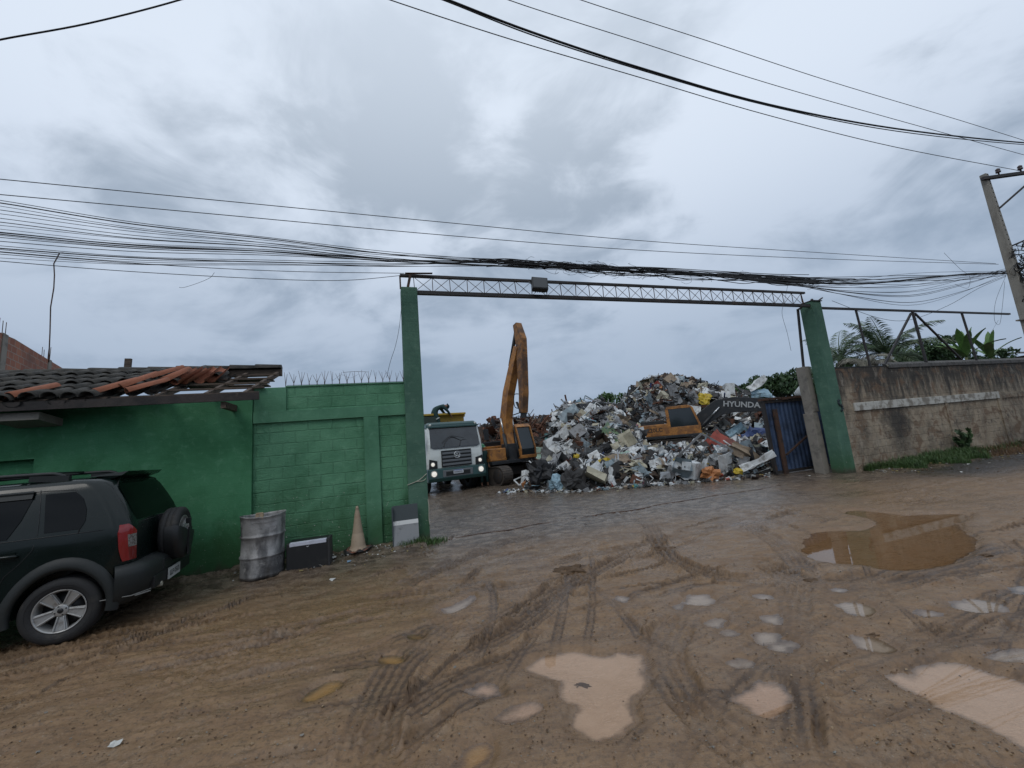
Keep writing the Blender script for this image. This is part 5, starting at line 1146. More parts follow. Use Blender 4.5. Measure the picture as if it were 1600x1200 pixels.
# ------------------------------------------------------------------ scrap heap
def ang(px): d = sight(px, 700); return d[0] / d[1]
_fb = [(780, 772), (800, 768), (850, 769), (905, 768), (950, 764), (1000, 761), (1050, 757), (1100, 752), (1150, 748), (1200, 744), (1216, 734), (1290, 715)]
_fa = []; _fd = []
for a_, c_ in _fb: g_ = G(a_, c_); _fa.append(g_.x / g_.y); _fd.append(g_.y)
def bump2(x, y, cx, cy, rx, ry, h, p=2.6, yaw=0.):
    dx, dy = x - cx, y - cy; c_, s_ = cos(yaw), sin(yaw); u_ = (dx * c_ + dy * s_) / rx; v_ = (-dx * s_ + dy * c_) / ry
    return h * np.clip(1 - (np.abs(u_) ** p + np.abs(v_) ** 2), 0, 1) ** .75
def heap(x, y):
    x = np.asarray(x, float); y = np.asarray(y, float); a = x / y; s_ = y - np.interp(a, _fa, _fd)
    hF = (.50 * sst(s_, 0, .7) + .25 * sst(s_, .3, 3.2)) * sst(a, -.005, .06) * (1 - sst(y, 25, 30))
    hF = np.where((x < 1.6) & (y > 16.0), hF * (1 - sst(1.6 - x, 0, .5)), hF)
    hL = 3.35 * np.clip(1 - np.abs((a - .195) / .125) ** 4.5 - ((y - 23.5) / 8) ** 2, 0, 1) ** .75; hR = bump2(x, y, .8, 29, 5.6, 5, 3.3, 3)
    hB = bump2(x, y, 15.0, 34, 6.8, 8.5, 6.0, 4.0) - np.clip((x - 13.8) * .42, 0, 3); hC = bump2(x, y, 17.5, 27, 6, 6, 2.3, 3); hM = bump2(x, y, 9.5, 31.5, 4, 3.6, 3.2, 3)
    h = np.maximum.reduce([hF, hL, hR, hB, hC, hM]) 
    ex = np.exp(-(((x - 10.2) / 3.9) ** 4 + ((y - 23.6) / 4.3) ** 4)); h = np.where(y < 28.4, h * (1 - ex) + np.minimum(h, .48) * ex, h)
    am = np.where(y < 26, .25, .55); return np.where(h > .03, h + am * fbm(x * .7, y * .7, 3) * sst(h, .1, 1.2), h)
def hp(x, y): return float(heap(np.array([x]), np.array([y]))[0])
SC = dict(
 white=mat('scrap_white_enamel', (.60, .62, .62), .45, [((.28, .27, .25), 4, .45, .7), ((.14, .09, .06), 9, .62, .74)]), cream=mat('scrap_cream', (.42, .39, .29), .6, [((.2, .17, .12), 4, .5, .75)]),
 grey=mat('scrap_grey', (.20, .205, .21), .6, [((.08, .075, .07), 5, .45, .7)]), blue_grey=mat('scrap_blue_grey', (.24, .30, .33), .5, [((.1, .11, .12), 5, .5, .7)]),
 dark=mat('scrap_dark', (.035, .034, .034), .75, [((.09, .08, .07), 6, .55, .8)]), black=mat('scrap_black', (.012, .012, .014), .55, [((.04, .038, .035), 6, .55, .8)]), brown=mat('scrap_brown', (.085, .055, .038), .85, [((.03, .024, .02), 5, .45, .7)]),
 rust=mat('scrap_rust', (.13, .055, .032), .85, [((.05, .028, .02), 5, .45, .7), ((.2, .1, .06), 9, .6, .8)]), beige=mat('scrap_beige', (.27, .21, .15), .75, [((.12, .09, .07), 5, .5, .7)]), silver=mat('scrap_bright_metal', (.38, .39, .40), .35, [((.15, .14, .13), 6, .5, .7)], metal=.6),
 pale_green=mat('scrap_pale_green', (.27, .38, .31), .5, [((.15, .2, .17), 3, .5, .7)]), green=mat('scrap_green', (.10, .16, .08), .55, [((.05, .08, .04), 4, .5, .7)]), red=mat('scrap_red', (.30, .055, .035), .6, [((.12, .035, .025), 3, .45, .65), ((.4, .12, .08), 6, .6, .75)]),
 blue=mat('scrap_blue', (.035, .06, .16), .6, [((.02, .03, .08), 4, .5, .7)]), teal=mat('scrap_teal', (.08, .22, .22), .55), yellow=mat('scrap_yellow', (.50, .36, .02), .5, [((.25, .18, .03), 4, .5, .7)]), orange=mat('scrap_orange', (.42, .17, .06), .6), light_blue=mat('scrap_light_blue', (.28, .42, .50), .45, [((.15, .2, .22), 5, .5, .7)]),
 pink=mat('scrap_pink', (.35, .12, .16), .6))
SK_ = list(SC); SM = [SC[k] for k in SK_]; SI = {k: i for i, k in enumerate(SK_)}
def rrot(rk, flat=.5): return RZ(rk.uniform(0, 6.28)) @ RX(rk.gauss(0, flat)) @ RY(rk.gauss(0, flat))
def piece(b, c, s, typ, mi, rk, R=None, asp=None):
    c = Vector(c); R = R or rrot(rk, .75)
    T_ = lambda p: c + R @ Vector(p)
    if typ == 'sheet':
        w_, l_ = s, s * (asp or rk.uniform(.45, 1)); k1, k2 = rk.uniform(-1.1, 1.1), rk.uniform(-.5, .5); o1 = rk.uniform(-.5, .5); q = rk.uniform(0, 9); nu, nv = 5, 4
        def fn(u, v):
            x, y = (u - .5) * w_, (v - .5) * l_; z = max(0, x - o1 * w_ * .6) * k1 + max(0, -y) * k2 + .09 * s * noise.noise(Vector((u * 3 + q, v * 3, q)))
            e = .10 * s * noise.noise(Vector((u * 2.5, v * 2.5, q + 5))); return T_((x + e, y - e, z))
        b.grid(fn, nu, nv, mi, False)
    elif typ == 'box':
        w_, l_, h_ = s * .8, s * (asp or rk.uniform(.5, 1)), s * rk.uniform(.35, .8)
        co = [Vector((x, y, z)) for z in (-h_ / 2, h_ / 2) for x, y in ((-w_ / 2, -l_ / 2), (w_ / 2, -l_ / 2), (w_ / 2, l_ / 2), (-w_ / 2, l_ / 2))]
        co = [T_(p + Vector((rk.gauss(0, .05), rk.gauss(0, .05), rk.gauss(0, .05))) * s) for p in co]
        f = [(0, 3, 2, 1), (0, 1, 5, 4), (1, 2, 6, 5), (2, 3, 7, 6), (3, 0, 4, 7)]
        if rk.random() < .7: f.append((4, 5, 6, 7))
        b.add(co, f, mi)
    elif typ == 'pipe':
        L_ = s * rk.uniform(1.2, 2.6); k = rk.gauss(0, .12) * L_; r = s * rk.uniform(.025, .06)
        b.tube([T_((-L_ / 2, 0, 0)), T_((-L_ * .15, k, 0)), T_((L_ * .2, k * .8, rk.gauss(0, .05) * L_)), T_((L_ / 2, 0, 0))], r, 5, mi, smooth=False)
    elif typ == 'lump':
        q = rk.uniform(0, 50); 
        def fn(u, v):
            th, ph = u * 2 * pi, (v - .5) * pi; d = Vector((cos(th) * cos(ph), sin(th) * cos(ph), sin(ph))); r = s * .5 * (1 + .9 * noise.noise(d * 1.6 + Vector((q, 0, 0)))); r *= 1 + .35 * noise.noise(d * 5 + Vector((0, q, 0))); return T_((d.x * r, d.y * r * .8, d.z * r * .6))
        k_ = 16 if s > .45 else 8; b.grid(fn, k_, k_ * 2 // 3, mi, False)
    elif typ == 'curl':
        r = s * rk.uniform(.3, .6); a0, a1 = 0, rk.uniform(1.5, 5); w_ = s * rk.uniform(.04, .3); sp = rk.uniform(.5, 1.3)
        b.grid(lambda u, v: T_((r * cos(a0 + (a1 - a0) * u) * (1 + (sp - 1) * u), r * sin(a0 + (a1 - a0) * u) * (1 + (sp - 1) * u), (v - .5) * w_)), 8, 1, mi, False)
    elif typ == 'frame':
        w_, l_ = s * .55, s * rk.uniform(.3, .6); t_ = s * .06; P = [(-w_, -l_, 0), (w_, -l_, 0), (w_, l_, 0), (-w_, l_, 0)]
        P = [T_(Vector(p) + Vector((rk.gauss(0, .08) * s, rk.gauss(0, .08) * s, 0))) for p in P]
        for i in range(4): b.beam(P[i], P[(i + 1) % 4], t_, t_, mi=mi)
        if rk.random() < .5: b.beam(P[0], P[2], t_ * .7, t_ * .7, mi=mi)
    elif typ == 'tyre':
        b.lathe([(s * .28, -s * .1), (s * .36, -s * .13), (s * .48, -s * .11), (s * .5, 0), (s * .48, s * .11), (s * .36, s * .13), (s * .28, s * .1)], 22, c, R, mi, closed=True)
    elif typ == 'drum':
        b.lathe([(0, -s * .5), (s * .3, -s * .5), (s * .31, -s * .2), (s * .3, .0), (s * .31, s * .2), (s * .3, s * .5), (s * .26, s * .5), (s * .25, -s * .3), (0, -s * .3)], 20, c, R, mi)
TYW = [('sheet', 30), ('box', 16), ('pipe', 16), ('lump', 16), ('curl', 12), ('frame', 10)]
def wch(rk, L_): 
    q = rk.uniform(0, sum(w_ for _, w_ in L_))
    for k, w_ in L_:
        q -= w_
        if q <= 0: return k
    return L_[-1][0]
CW_MIX = [('white', 25), ('cream', 8), ('grey', 15), ('blue_grey', 7), ('dark', 17), ('black', 11), ('brown', 9), ('rust', 3), ('beige', 7), ('silver', 7), ('pale_green', .8), ('blue', .8), ('teal', .5), ('red', .5), ('yellow', .35), ('orange', .5), ('light_blue', 1), ('pink', .25)]
CW_TOP = [('white', 7), ('cream', 7), ('grey', 20), ('blue_grey', 6), ('dark', 26), ('black', 12), ('brown', 12), ('beige', 9), ('silver', 5), ('rust', 3)]
CW_RUST = [('rust', 46), ('brown', 26), ('dark', 16), ('black', 6), ('beige', 3), ('grey', 3)]
def scatter(name, n, region, cw, seed, label, smin, smax, dens=None, tw=TYW):
    rk = random.Random(seed); xs = np.array([rk.uniform(region[0], region[1]) for _ in range(n)]); ys = np.array([rk.uniform(region[2], region[3]) for _ in range(n)]); H_ = heap(xs, ys); b = MB()
    e_ = .2; gx = (heap(xs + e_, ys) - heap(xs - e_, ys)) / (2 * e_); gy = (heap(xs, ys + e_) - heap(xs, ys - e_)) / (2 * e_)
    for i in range(n):
        if H_[i] < .08 or (dens and not dens(xs[i], ys[i], rk)): continue
        if gy[i] < -.15 and H_[i] < 4.5: continue                # the far side of a mound faces away
        s_ = smin + (smax - smin) * rk.random() ** 2.2
        if 7 < xs[i] < 14.2 and 17 < ys[i] < 28: s_ = min(s_, .38)
        if H_[i] < .35: s_ = min(s_, .3)
        piece(b, (xs[i], ys[i], H_[i] + rk.uniform(-.1, .16) * s_), s_, wch(rk, tw), SI[wch(rk, cw)], rk)
    o = b.build(name, SM, fix=False); tag(o, label, 'scrap', kind='stuff'); return o
# compacted core under the loose pieces
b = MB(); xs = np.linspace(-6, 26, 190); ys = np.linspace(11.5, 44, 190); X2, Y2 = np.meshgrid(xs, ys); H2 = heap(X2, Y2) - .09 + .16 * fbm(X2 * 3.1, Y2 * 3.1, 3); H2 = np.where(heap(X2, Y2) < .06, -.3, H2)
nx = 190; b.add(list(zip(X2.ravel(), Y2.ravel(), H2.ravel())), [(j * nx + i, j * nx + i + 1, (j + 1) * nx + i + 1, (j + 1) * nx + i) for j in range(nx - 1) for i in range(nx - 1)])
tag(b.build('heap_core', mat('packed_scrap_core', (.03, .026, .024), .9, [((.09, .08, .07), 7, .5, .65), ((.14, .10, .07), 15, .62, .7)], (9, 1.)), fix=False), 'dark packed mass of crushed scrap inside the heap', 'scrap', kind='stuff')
def d_rust(x, y, rk): return x < 3.2 + rk.gauss(0, .8) and y > 21
def d_main(x, y, rk): return not (x < 2.6 and y > 21.5) and -.02 < x / y < .95 and not (x < 1.9 and y > 15.8)
def d_near(x, y, rk): return y < 21 and d_main(x, y, rk)
scatter('loose_scrap', 11000, (-.5, 17, 11.5, 21), CW_MIX, 11, 'thousands of small crushed metal pieces across the front of the scrap heap', .09, .66, d_near)
scatter('loose_scrap', 9500, (1.5, 24, 20, 37), CW_TOP, 12, 'small grey and dark scrap pieces covering the tall rear mound', .14, .85, d_main)
scatter('loose_scrap', 4000, (1.5, 24, 20, 37), CW_MIX, 15, 'paler sheet scraps strewn over the middle of the heap', .25, 1.0, d_main)
scatter('loose_scrap', 2600, (-5.5, 5.5, 21, 33), CW_RUST, 13, 'rusty brown bars and offcuts piled behind the upright excavator', .2, 1.1, d_rust, [('pipe', 36), ('sheet', 14), ('frame', 16), ('curl', 18), ('lump', 10)])
scatter('loose_scrap', 4200, (-.5, 17, 11.5, 22), [('dark', 30), ('silver', 22), ('black', 16), ('rust', 12), ('white', 12), ('grey', 8)], 21, 'thin bent rods, wires and curled strips tangled over the front of the heap', .12, .55, d_near, [('pipe', 45), ('curl', 40), ('frame', 15)])
scatter('loose_scrap', 3600, (2, 22, 20, 36), [('dark', 34), ('silver', 18), ('black', 14), ('rust', 12), ('white', 12), ('grey', 10)], 22, 'thin bent rods and curled strips tangled over the rear mound', .2, .9, d_main, [('pipe', 45), ('curl', 40), ('frame', 15)])
rk = random.Random(5); b = MB()                                 # crumbs at the foot
for i in range(700):
    a_ = rk.uniform(_fa[0], _fa[-2]); d_ = np.interp(a_, _fa, _fd) - abs(rk.gauss(0, .28)) + .25; x, y = a_ * d_, d_
    piece(b, (x, y, gz(x, y) + .02), rk.uniform(.04, .2), wch(rk, TYW), SI[wch(rk, CW_MIX)], rk, rrot(rk, .3))
tag(b.build('scrap_crumbs', SM, fix=False), 'small scrap crumbs scattered at the foot of the heap', 'scrap', kind='stuff')
def hit(px, py):
    d = sight(px, py); Y_ = np.linspace(11.3, 40, 900); P = CC[None] + (Y_ / d[1])[:, None] * d[None]; H_ = heap(P[:, 0], P[:, 1]); k = np.where(P[:, 2] <= np.maximum(H_, 0.02))[0]
    return Vector(P[k[0]]) if len(k) else Vector(P[600])
def face_cam(rk, roll=0., tilt=.3, yaw=0.):
    """plane facing roughly to the street: local z towards the street"""
    return RZ(yaw) @ RX(pi / 2 - tilt) @ RZ(roll)
PR = [  # px, py, size px, type, colour, aspect, roll, tilt, yaw, label, kind name, category
 (1117, 706, 46, 'sheet', 'red', .85, .75, .2, -.2, 'large square red painted metal panel standing on its corner in the heap', 'scrap_metal_plate', 'plate'),
 (1096, 722, 52, 'frame', 'grey', .5, .8, .2, -.1, 'bent grey metal frame under the large red panel', 'bent_metal_rack', 'rack'),
 (957, 683, 40, 'sheet', 'green', .9, .8, .3, .2, 'dark green triangular sheet in the middle left of the heap', 'scrap_metal_plate', 'plate'),
 (974, 694, 28, 'sheet', 'cream', .9, .3, .3, 0, 'cream rounded plastic panel right below the green sheet', 'scrap_plastic_lid', 'lid'),
 (873, 699, 40, 'sheet', 'white', .8, .5, .35, .3, 'large white folded sheet beside the upright excavator cab', 'metal_sheet', 'sheet'),
 (862, 714, 32, 'box', 'white', .6, .2, .3, .2, 'white enamel cover under the large white folded sheet', 'enamel_appliance', 'appliance'),
 (848, 722, 56, 'sheet', 'pale_green', .38, -.2, .3, .1, 'long pale green bent car panel near the front excavator tracks', 'car_bodywork', 'car part'),
 (985, 709, 34, 'sheet', 'white', .5, .1, .9, .3, 'white flat tray lying left of centre in the heap', 'metal_tray', 'tray'),
 (1012, 711, 32, 'sheet', 'white', .5, -.1, .9, -.2, 'second bright white tray, right of the first, below the orange counterweight', 'metal_tray', 'tray'),
 (966, 729, 42, 'sheet', 'beige', .7, .1, .6, .2, 'tan folded mattress pad near the foot of the heap', 'mattress_pad', 'mattress'),
 (930, 752, 40, 'box', 'cream', .22, -.45, .4, 0, 'long cream lamp trough lying at the foot of the heap', 'lamp_trough', 'trough'),
 (896, 757, 30, 'lump', 'dark', .8, 0, .3, 0, 'dark grey full sack at the foot of the heap, right of the blue bag', 'sack', 'sack'),
 (872, 760, 22, 'lump', 'light_blue', .8, 0, .3, 0, 'crumpled blue and white bag at the very foot of the heap', 'plastic_bag', 'bag'),
 (846, 746, 34, 'lump', 'black', .8, 0, .3, 0, 'big black plastic heap cover beside the excavator track', 'plastic_sheet', 'sheet'),
 (820, 756, 26, 'frame', 'white', .8, .3, 1.0, 0, 'small white wire frame lying on the ground by the excavator track', 'wire_rack', 'rack'),
 (1098, 629, 20, 'lump', 'yellow', .8, 0, .3, 0, 'yellow plastic bag on the mound right above the half buried excavator cab', 'plastic_bag', 'bag'),
 (1180, 607, 30, 'sheet', 'white', .4, .5, .4, 0, 'long white sheet sticking up on the mound behind the blue gate', 'metal_sheet', 'sheet'),
 (1187, 619, 30, 'sheet', 'light_blue', .5, .1, .4, 0, 'pale blue crumpled sheet above the black boom', 'metal_sheet', 'sheet'),
 (1128, 674, 24, 'box', 'white', .9, .6, .3, .3, 'white rectangular appliance side right of the buried excavator', 'broken_appliance', 'appliance'),
 (1148, 681, 26, 'sheet', 'light_blue', .7, .5, .4, 0, 'light blue broken sheet right of the white appliance side', 'metal_sheet', 'sheet'),
 (1062, 738, 34, 'box', 'blue_grey', .7, -.4, .7, .2, 'pale blue grey dented appliance box at the foot below the red panel', 'dented_appliance', 'appliance'),
 (1106, 746, 22, 'lump', 'orange', .6, 0, .3, 0, 'orange torn bag on the ground under the red panel', 'plastic_bag', 'bag'),
 (1150, 741, 12, 'lump', 'yellow', .8, 0, .3, 0, 'small yellow bag on the ground near the blue gate', 'plastic_bag', 'bag'),
 (1168, 722, 60, 'sheet', 'beige', .35, -.65, .35, 0, 'long tan crumpled car bonnet sliding down beside the blue gate', 'car_bonnet', 'car part'),
 (1176, 737, 44, 'sheet', 'white', .25, .15, .6, 0, 'white strip of bodywork at the foot beside the blue gate', 'body_strip', 'car part'),
 (1180, 690, 30, 'lump', 'blue', .6, 0, .3, 0, 'dark blue tarpaulin bundle near the blue gate', 'tarpaulin', 'tarpaulin'),
 (1027, 758, 26, 'pipe', 'silver', .2, 0, .3, 0, 'silver duct pipe lying along the foot of the heap', 'duct_pipe', 'pipe'),
 (1052, 754, 22, 'pipe', 'white', .2, 1.2, .3, 0, 'white short pipe standing out at the foot of the heap', 'pipe', 'pipe'),
 (1017, 640, 30, 'sheet', 'blue_grey', .3, 1.9, .2, 0, 'blue grey twisted strip left of the buried excavator cab', 'twisted_strip', 'strip'),
 (873, 660, 26, 'box', 'white', .5, .2, .6, 0, 'white slab on the heap top behind the upright excavator cab', 'metal_slab', 'slab'),
 (893, 656, 34, 'sheet', 'blue_grey', .8, .7, .3, 0, 'grey tilted roof-like sheet at the left top of the heap', 'metal_sheet', 'sheet'),
 (922, 648, 30, 'sheet', 'white', .6, .9, .3, 0, 'upright white sheet on the left shoulder of the heap', 'metal_sheet', 'sheet'),
 (885, 726, 18, 'drum', 'grey', .8, 0, -.9, 0, 'grey bucket standing in the left part of the heap', 'bucket', 'bucket'),
 (899, 722, 14, 'drum', 'yellow', .8, 0, -.9, 0, 'small yellow tin right of the grey bucket', 'tin', 'tin'),
 (975, 677, 20, 'tyre', 'black', .8, 0, .2, .3, 'worn black tyre beside the green triangular sheet', 'tyre', 'tyre'),
 (1252, 614, 20, 'drum', 'white', .8, 0, .3, 0, 'white drum on top of the heap behind the concrete gate post', 'drum', 'drum'),
 (1008, 606, 20, 'box', 'cream', .8, .2, .3, .2, 'cream box at the top left corner of the tall mound', 'box', 'box'),
 (1046, 598, 18, 'box', 'beige', .8, .5, .3, .2, 'beige box on the crest of the tall mound', 'box', 'box'),
 (1080, 652, 26, 'box', 'white', .9, -.2, .2, .2, 'white appliance leaning against the window of the buried excavator', 'appliance', 'appliance'),
 (862, 690, 16, 'lump', 'teal', .8, 0, .3, 0, 'teal plastic tub above the large white folded sheet', 'plastic_tub', 'tub'),
 (910, 665, 50, 'pipe', 'dark', .2, .3, .3, 0, 'long dark bar lying across the left shoulder of the heap', 'metal_bar', 'bar'),
 (1160, 648, 60, 'pipe', 'white', .2, -.6, .3, 0, 'thin white bar slanting under the black boom', 'metal_bar', 'bar'),
 (1010, 676, 34, 'sheet', 'cream', .3, -.5, .5, 0, 'cream plank left of the orange counterweight', 'plank', 'plank'),
 (960, 765, 18, 'pipe', 'cream', .2, -.2, .3, 0, 'short cream tube lying on the ground in front of the heap', 'tube', 'pipe'),
 (940, 700, 30, 'box', 'brown', .8, .4, .4, .3, 'rusty brown open box above the bucket and yellow tin', 'rusty_box', 'box'),
]
PRN = {}
for i, (px, py, sz, typ, colr, asp, roll, tilt, yaw, lb, nm, cat) in enumerate(PR):
    c = hit(px, py); D_ = c.y; s_ = sz * .88 / FPX * D_; rk = random.Random(100 + i); b = MB(); R = face_cam(rk, roll, tilt, yaw - atan2(c.x, c.y) * .6)
    if typ == 'lump': s_ *= 1.15
    if typ == 'pipe': R = RZ(yaw) @ RY(-roll); s_ *= .5
    if typ == 'drum': R = RX(.25 + .3 * (i % 3)) @ RY(.2); s_ *= 1.2
    piece(b, (0, 0, 0), s_ * 1.08, typ, 0, rk, R, asp)
    o = b.build(nm, SC[colr], fix=False); o.location = c + Vector((0, -.10 - s_ * .12, .04 + s_ * .18)); tag(o, lb, cat)
    if typ in ('sheet', 'curl'): m_ = o.modifiers.new('thickness', 'SOLIDIFY'); m_.thickness = .015
GRP = [('sheet', 'white', 26, 'scrap_sheet', 'sheet', 'crumpled white metal sheet among the scrap', 'white sheets in the scrap heap'), ('sheet', 'grey', 18, 'scrap_sheet', 'sheet', 'bent grey metal sheet among the scrap', 'grey sheets in the scrap heap'),
       ('sheet', 'cream', 14, 'scrap_sheet', 'sheet', 'warped cream sheet among the scrap', 'cream sheets in the scrap heap'), ('box', 'white', 18, 'scrap_appliance', 'appliance', 'dented white appliance shell among the scrap', 'white appliance shells in the heap'),
       ('pipe', 'silver', 22, 'scrap_bar', 'bar', 'thin bright metal bar sticking out of the scrap', 'bright bars in the heap'), ('pipe', 'dark', 18, 'scrap_bar', 'bar', 'dark bent metal bar sticking out of the scrap', 'dark bars in the heap'),
       ('box', 'grey', 14, 'scrap_appliance', 'appliance', 'dented grey appliance shell among the scrap', 'grey appliance shells in the heap'), ('sheet', 'dark', 14, 'scrap_sheet', 'sheet', 'blackened crumpled sheet among the scrap', 'blackened sheets in the heap'), ('sheet', 'blue_grey', 12, 'scrap_sheet', 'sheet', 'pale blue grey bent sheet among the scrap', 'blue grey sheets in the heap')]
rk = random.Random(77)
for typ, colr, n_, nm, cat, lb, gp_ in GRP:
    for i in range(n_):
        px = rk.uniform(815, 1192); lo = np.interp(px, [815, 880, 1000, 1010, 1150, 1192], [690, 655, 640, 615, 605, 620]); hi_ = np.interp(px, [815, 1200], [755, 738]); py = lo + (hi_ - lo) * rk.random() ** .75
        if 1000 < px < 1190 and 625 < py < 697: continue
        c = hit(px, py); s_ = rk.uniform(14, 30) / FPX * c.y; b = MB(); piece(b, (0, 0, 0), s_, typ, 0, rk, None if rk.random() < .4 else face_cam(rk, rk.uniform(0, 3), rk.uniform(.1, .9), rk.uniform(-.6, .6)))
        o = b.build(nm, SC[colr], fix=False); o.location = c + Vector((0, -.04, .04 + s_ * .1)); tag(o, lb, cat, gp_)
        if typ == 'sheet': m_ = o.modifiers.new('thickness', 'SOLIDIFY'); m_.thickness = .012
# ------------------------------------------------------------------ vegetation
LEAFD = mat('dark_leaves', (.028, .06, .022), .6, [((.05, .10, .03), 1.2, .42, .62), ((.012, .03, .012), 3, .55, .7)])
LEAFM = mat('mid_leaves', (.05, .10, .03), .6, [((.08, .15, .045), 1.5, .45, .65), ((.02, .045, .018), 4, .55, .7)])
PALMG = mat('palm_leaf', (.055, .095, .04), .5, [((.11, .13, .06), 1.4, .5, .7), ((.02, .04, .02), 3, .5, .7)])
PALMD = mat('dead_palm_leaf', (.20, .19, .15), .7, [((.08, .075, .06), 3, .45, .65)])
BARK = mat('grey_bark', (.10, .085, .07), .9, [((.04, .035, .03), 6, .45, .7)], (20, .6))
BANL = mat('banana_leaf', (.10, .20, .05), .45, [((.16, .26, .08), 2, .45, .65), ((.05, .11, .03), 5, .5, .7)])
def leafcloud(b, c, rad, n, size, rk, squash=.75):
    for _ in range(n):
        while True:
            p = Vector((rk.uniform(-1, 1), rk.uniform(-1, 1), rk.uniform(-1, 1)))
            if .25 < p.length < 1: break
        p = Vector((p.x * rad, p.y * rad, p.z * rad * squash)) + Vector(c); s_ = size * rk.uniform(.6, 1.4); R = rrot(rk, 1.2)
        b.add([p + R @ Vector(q) for q in ((-s_ * .3, 0, 0), (0, -s_ * .6, .1 * s_), (s_ * .3, 0, 0), (0, s_ * .6, .1 * s_))], [(0, 1, 2, 3)])
def tree(name, base, h, rad, label, seed, m=LEAFD, nb=26, group=None, leaf=.22, per=110):
    rk = random.Random(seed); root = empty(name, base, 0, label, 'tree', group); b = MB(); tips = []
    b.tube(bez([(0, 0, -.2), (.1, .05, h * .25), (-.05, .1, h * .5)], 4), [.2 - .011 * i for i in range(9)], 8)
    for k in range(9):
        a = 2 * pi * k / 9 + rk.uniform(-.3, .3); e = rk.uniform(.3, 1.2); tip = Vector((cos(a) * cos(e), sin(a) * cos(e), sin(e) * .8)) * rad * .75 + Vector((0, 0, h * .55)); st_ = Vector((0, 0, h * rk.uniform(.32, .5)))
        b.tube(bez([st_, st_.lerp(tip, .5) + Vector((0, 0, .12 * rad)), tip], 3), [.08, .07, .055, .045, .035, .025, .015], 6); tips.append(tip)
    b.build('trunk', BARK, root); b = MB()
    for k in range(nb):
        a = rk.uniform(0, 2 * pi); q = rk.random() ** .5; z = rk.uniform(-.35, 1); c = Vector((cos(a) * rad * q * sqrt(max(.1, 1 - max(0, z) ** 2 * .85)), sin(a) * rad * q, h - rad * .55 + z * rad * .5))
        leafcloud(b, c, rad * rk.uniform(.18, .34), per, leaf, rk)
    b.build('crown', m, root, fix=False); return root
def palm(base, ztop, L, label, seed, m=PALMG, n=22, lean=(0, 0), droop=1., group=None):
    rk = random.Random(seed); root = empty('palm_tree', base, 0, label, 'palm tree', group); h = ztop - base.z
    top = Vector((lean[0], lean[1], h)); b = MB(); pts = bez([(0, 0, -.2), (lean[0] * .3, lean[1] * .3, h * .5), top], 8); b.tube(pts, [.20 - .005 * i + .012 * (i % 2) for i in range(len(pts))], 10); b.build('trunk', BARK, root)
    for k in range(n):
        a = 2 * pi * k / n + rk.uniform(-.2, .2); el = rk.uniform(-.15, 1.35); l_ = L * rk.uniform(.8, 1.1); pts = []; d = Vector((cos(a) * cos(el), sin(a) * cos(el), sin(el))); p = top.copy(); N = 9
        for i in range(N + 1): pts.append(p.copy()); p = p + d * l_ / N; d = (d + Vector((0, 0, -.19 * droop * (.6 + i / N)))).normalized()
        b = MB(); b.tube(pts, [.028 * (1 - i / (N + 2)) + .004 for i in range(N + 1)], 4)
        fine = bez(pts, 5)
        for i in range(3, len(fine) - 1):
            q = i / len(fine); t_ = (fine[i + 1] - fine[i]).normalized(); side = t_.cross(Vector((0, 0, 1))).normalized(); up_ = side.cross(t_); ll = l_ * .27 * sin(pi * min(1, q * .85 + .12)) + .05
            for s_ in (-1, 1):
                dd = (side * s_ + t_ * .75 - up_ * .05 + Vector((0, 0, rk.uniform(-.35, .1)))).normalized(); w_ = .022; a0_ = fine[i]; m1 = a0_ + dd * ll * .5; e_ = a0_ + dd * ll + Vector((0, 0, -ll * .28)); b.add([a0_ - t_ * w_ * .4, m1 - t_ * w_, e_, m1 + t_ * w_], [(0, 1, 2, 3)])
        b.build('frond', m, root, fix=False)
    return root
def at0(px, D, py=560): p = AT(px, py, D); return Vector((p.x, p.y, 0))
palm(at0(1388, 21.5), AT(1386, 553, 21.5).z, 2.6, 'fullest green coconut palm rising above the old wall, under the diagonal brace', 3, n=26, droop=.8)
palm(at0(1312, 22.5), AT(1306, 562, 22.5).z, 2.3, 'smaller green palm right beside the right gate pillar', 8, n=20)
palm(at0(1352, 20.5), AT(1350, 566, 20.5).z - .5, 1.6, 'low bleached grey palm with dry arching fronds between the two green palms', 5, PALMD, n=26, droop=1.7)
tree('leafy_tree', at0(1462, 26), AT(1462, 532, 26).z, 1.9, 'dark round leafy tree between the big palm and the banana plants', 4, LEAFD, 24, leaf=.2, per=130)
tree('leafy_tree', at0(1425, 27), AT(1425, 552, 27).z, 1.4, 'small mid green tree half hidden behind the big palm', 14, LEAFM, 14, leaf=.2)
tree('leafy_tree', at0(1335, 24, 568), AT(1335, 562, 24).z, 1.1, 'low green shrub behind the old wall between the two green palms', 34, LEAFM, 12, leaf=.16)
tree('leafy_tree', at0(1530, 25, 556), AT(1530, 549, 25).z, 1.5, 'low dark shrub behind the banana plants', 35, LEAFD, 16, leaf=.18)
tree('leafy_tree', at0(1232, 44, 600), AT(1232, 584, 44).z, 3.2, 'large dark tree right of the scrap heap, just left of the right gate pillar', 6, LEAFD, 34, leaf=.34)
tree('leafy_tree', at0(1192, 46, 600), AT(1192, 592, 46).z, 2.6, 'lower dark tree behind the right end of the scrap heap', 7, LEAFD, 26, leaf=.34)
tree('leafy_tree', at0(1160, 50, 610), AT(1160, 603, 50).z, 2.2, 'lowest dark tree peeping over the mound, left of two larger ones', 17, LEAFM, 18, leaf=.34)
tree('leafy_tree', at0(955, 42, 630), AT(955, 619, 42).z, 2.4, 'small green tree peeping over the left shoulder of the scrap heap', 9, LEAFM, 22, leaf=.3)
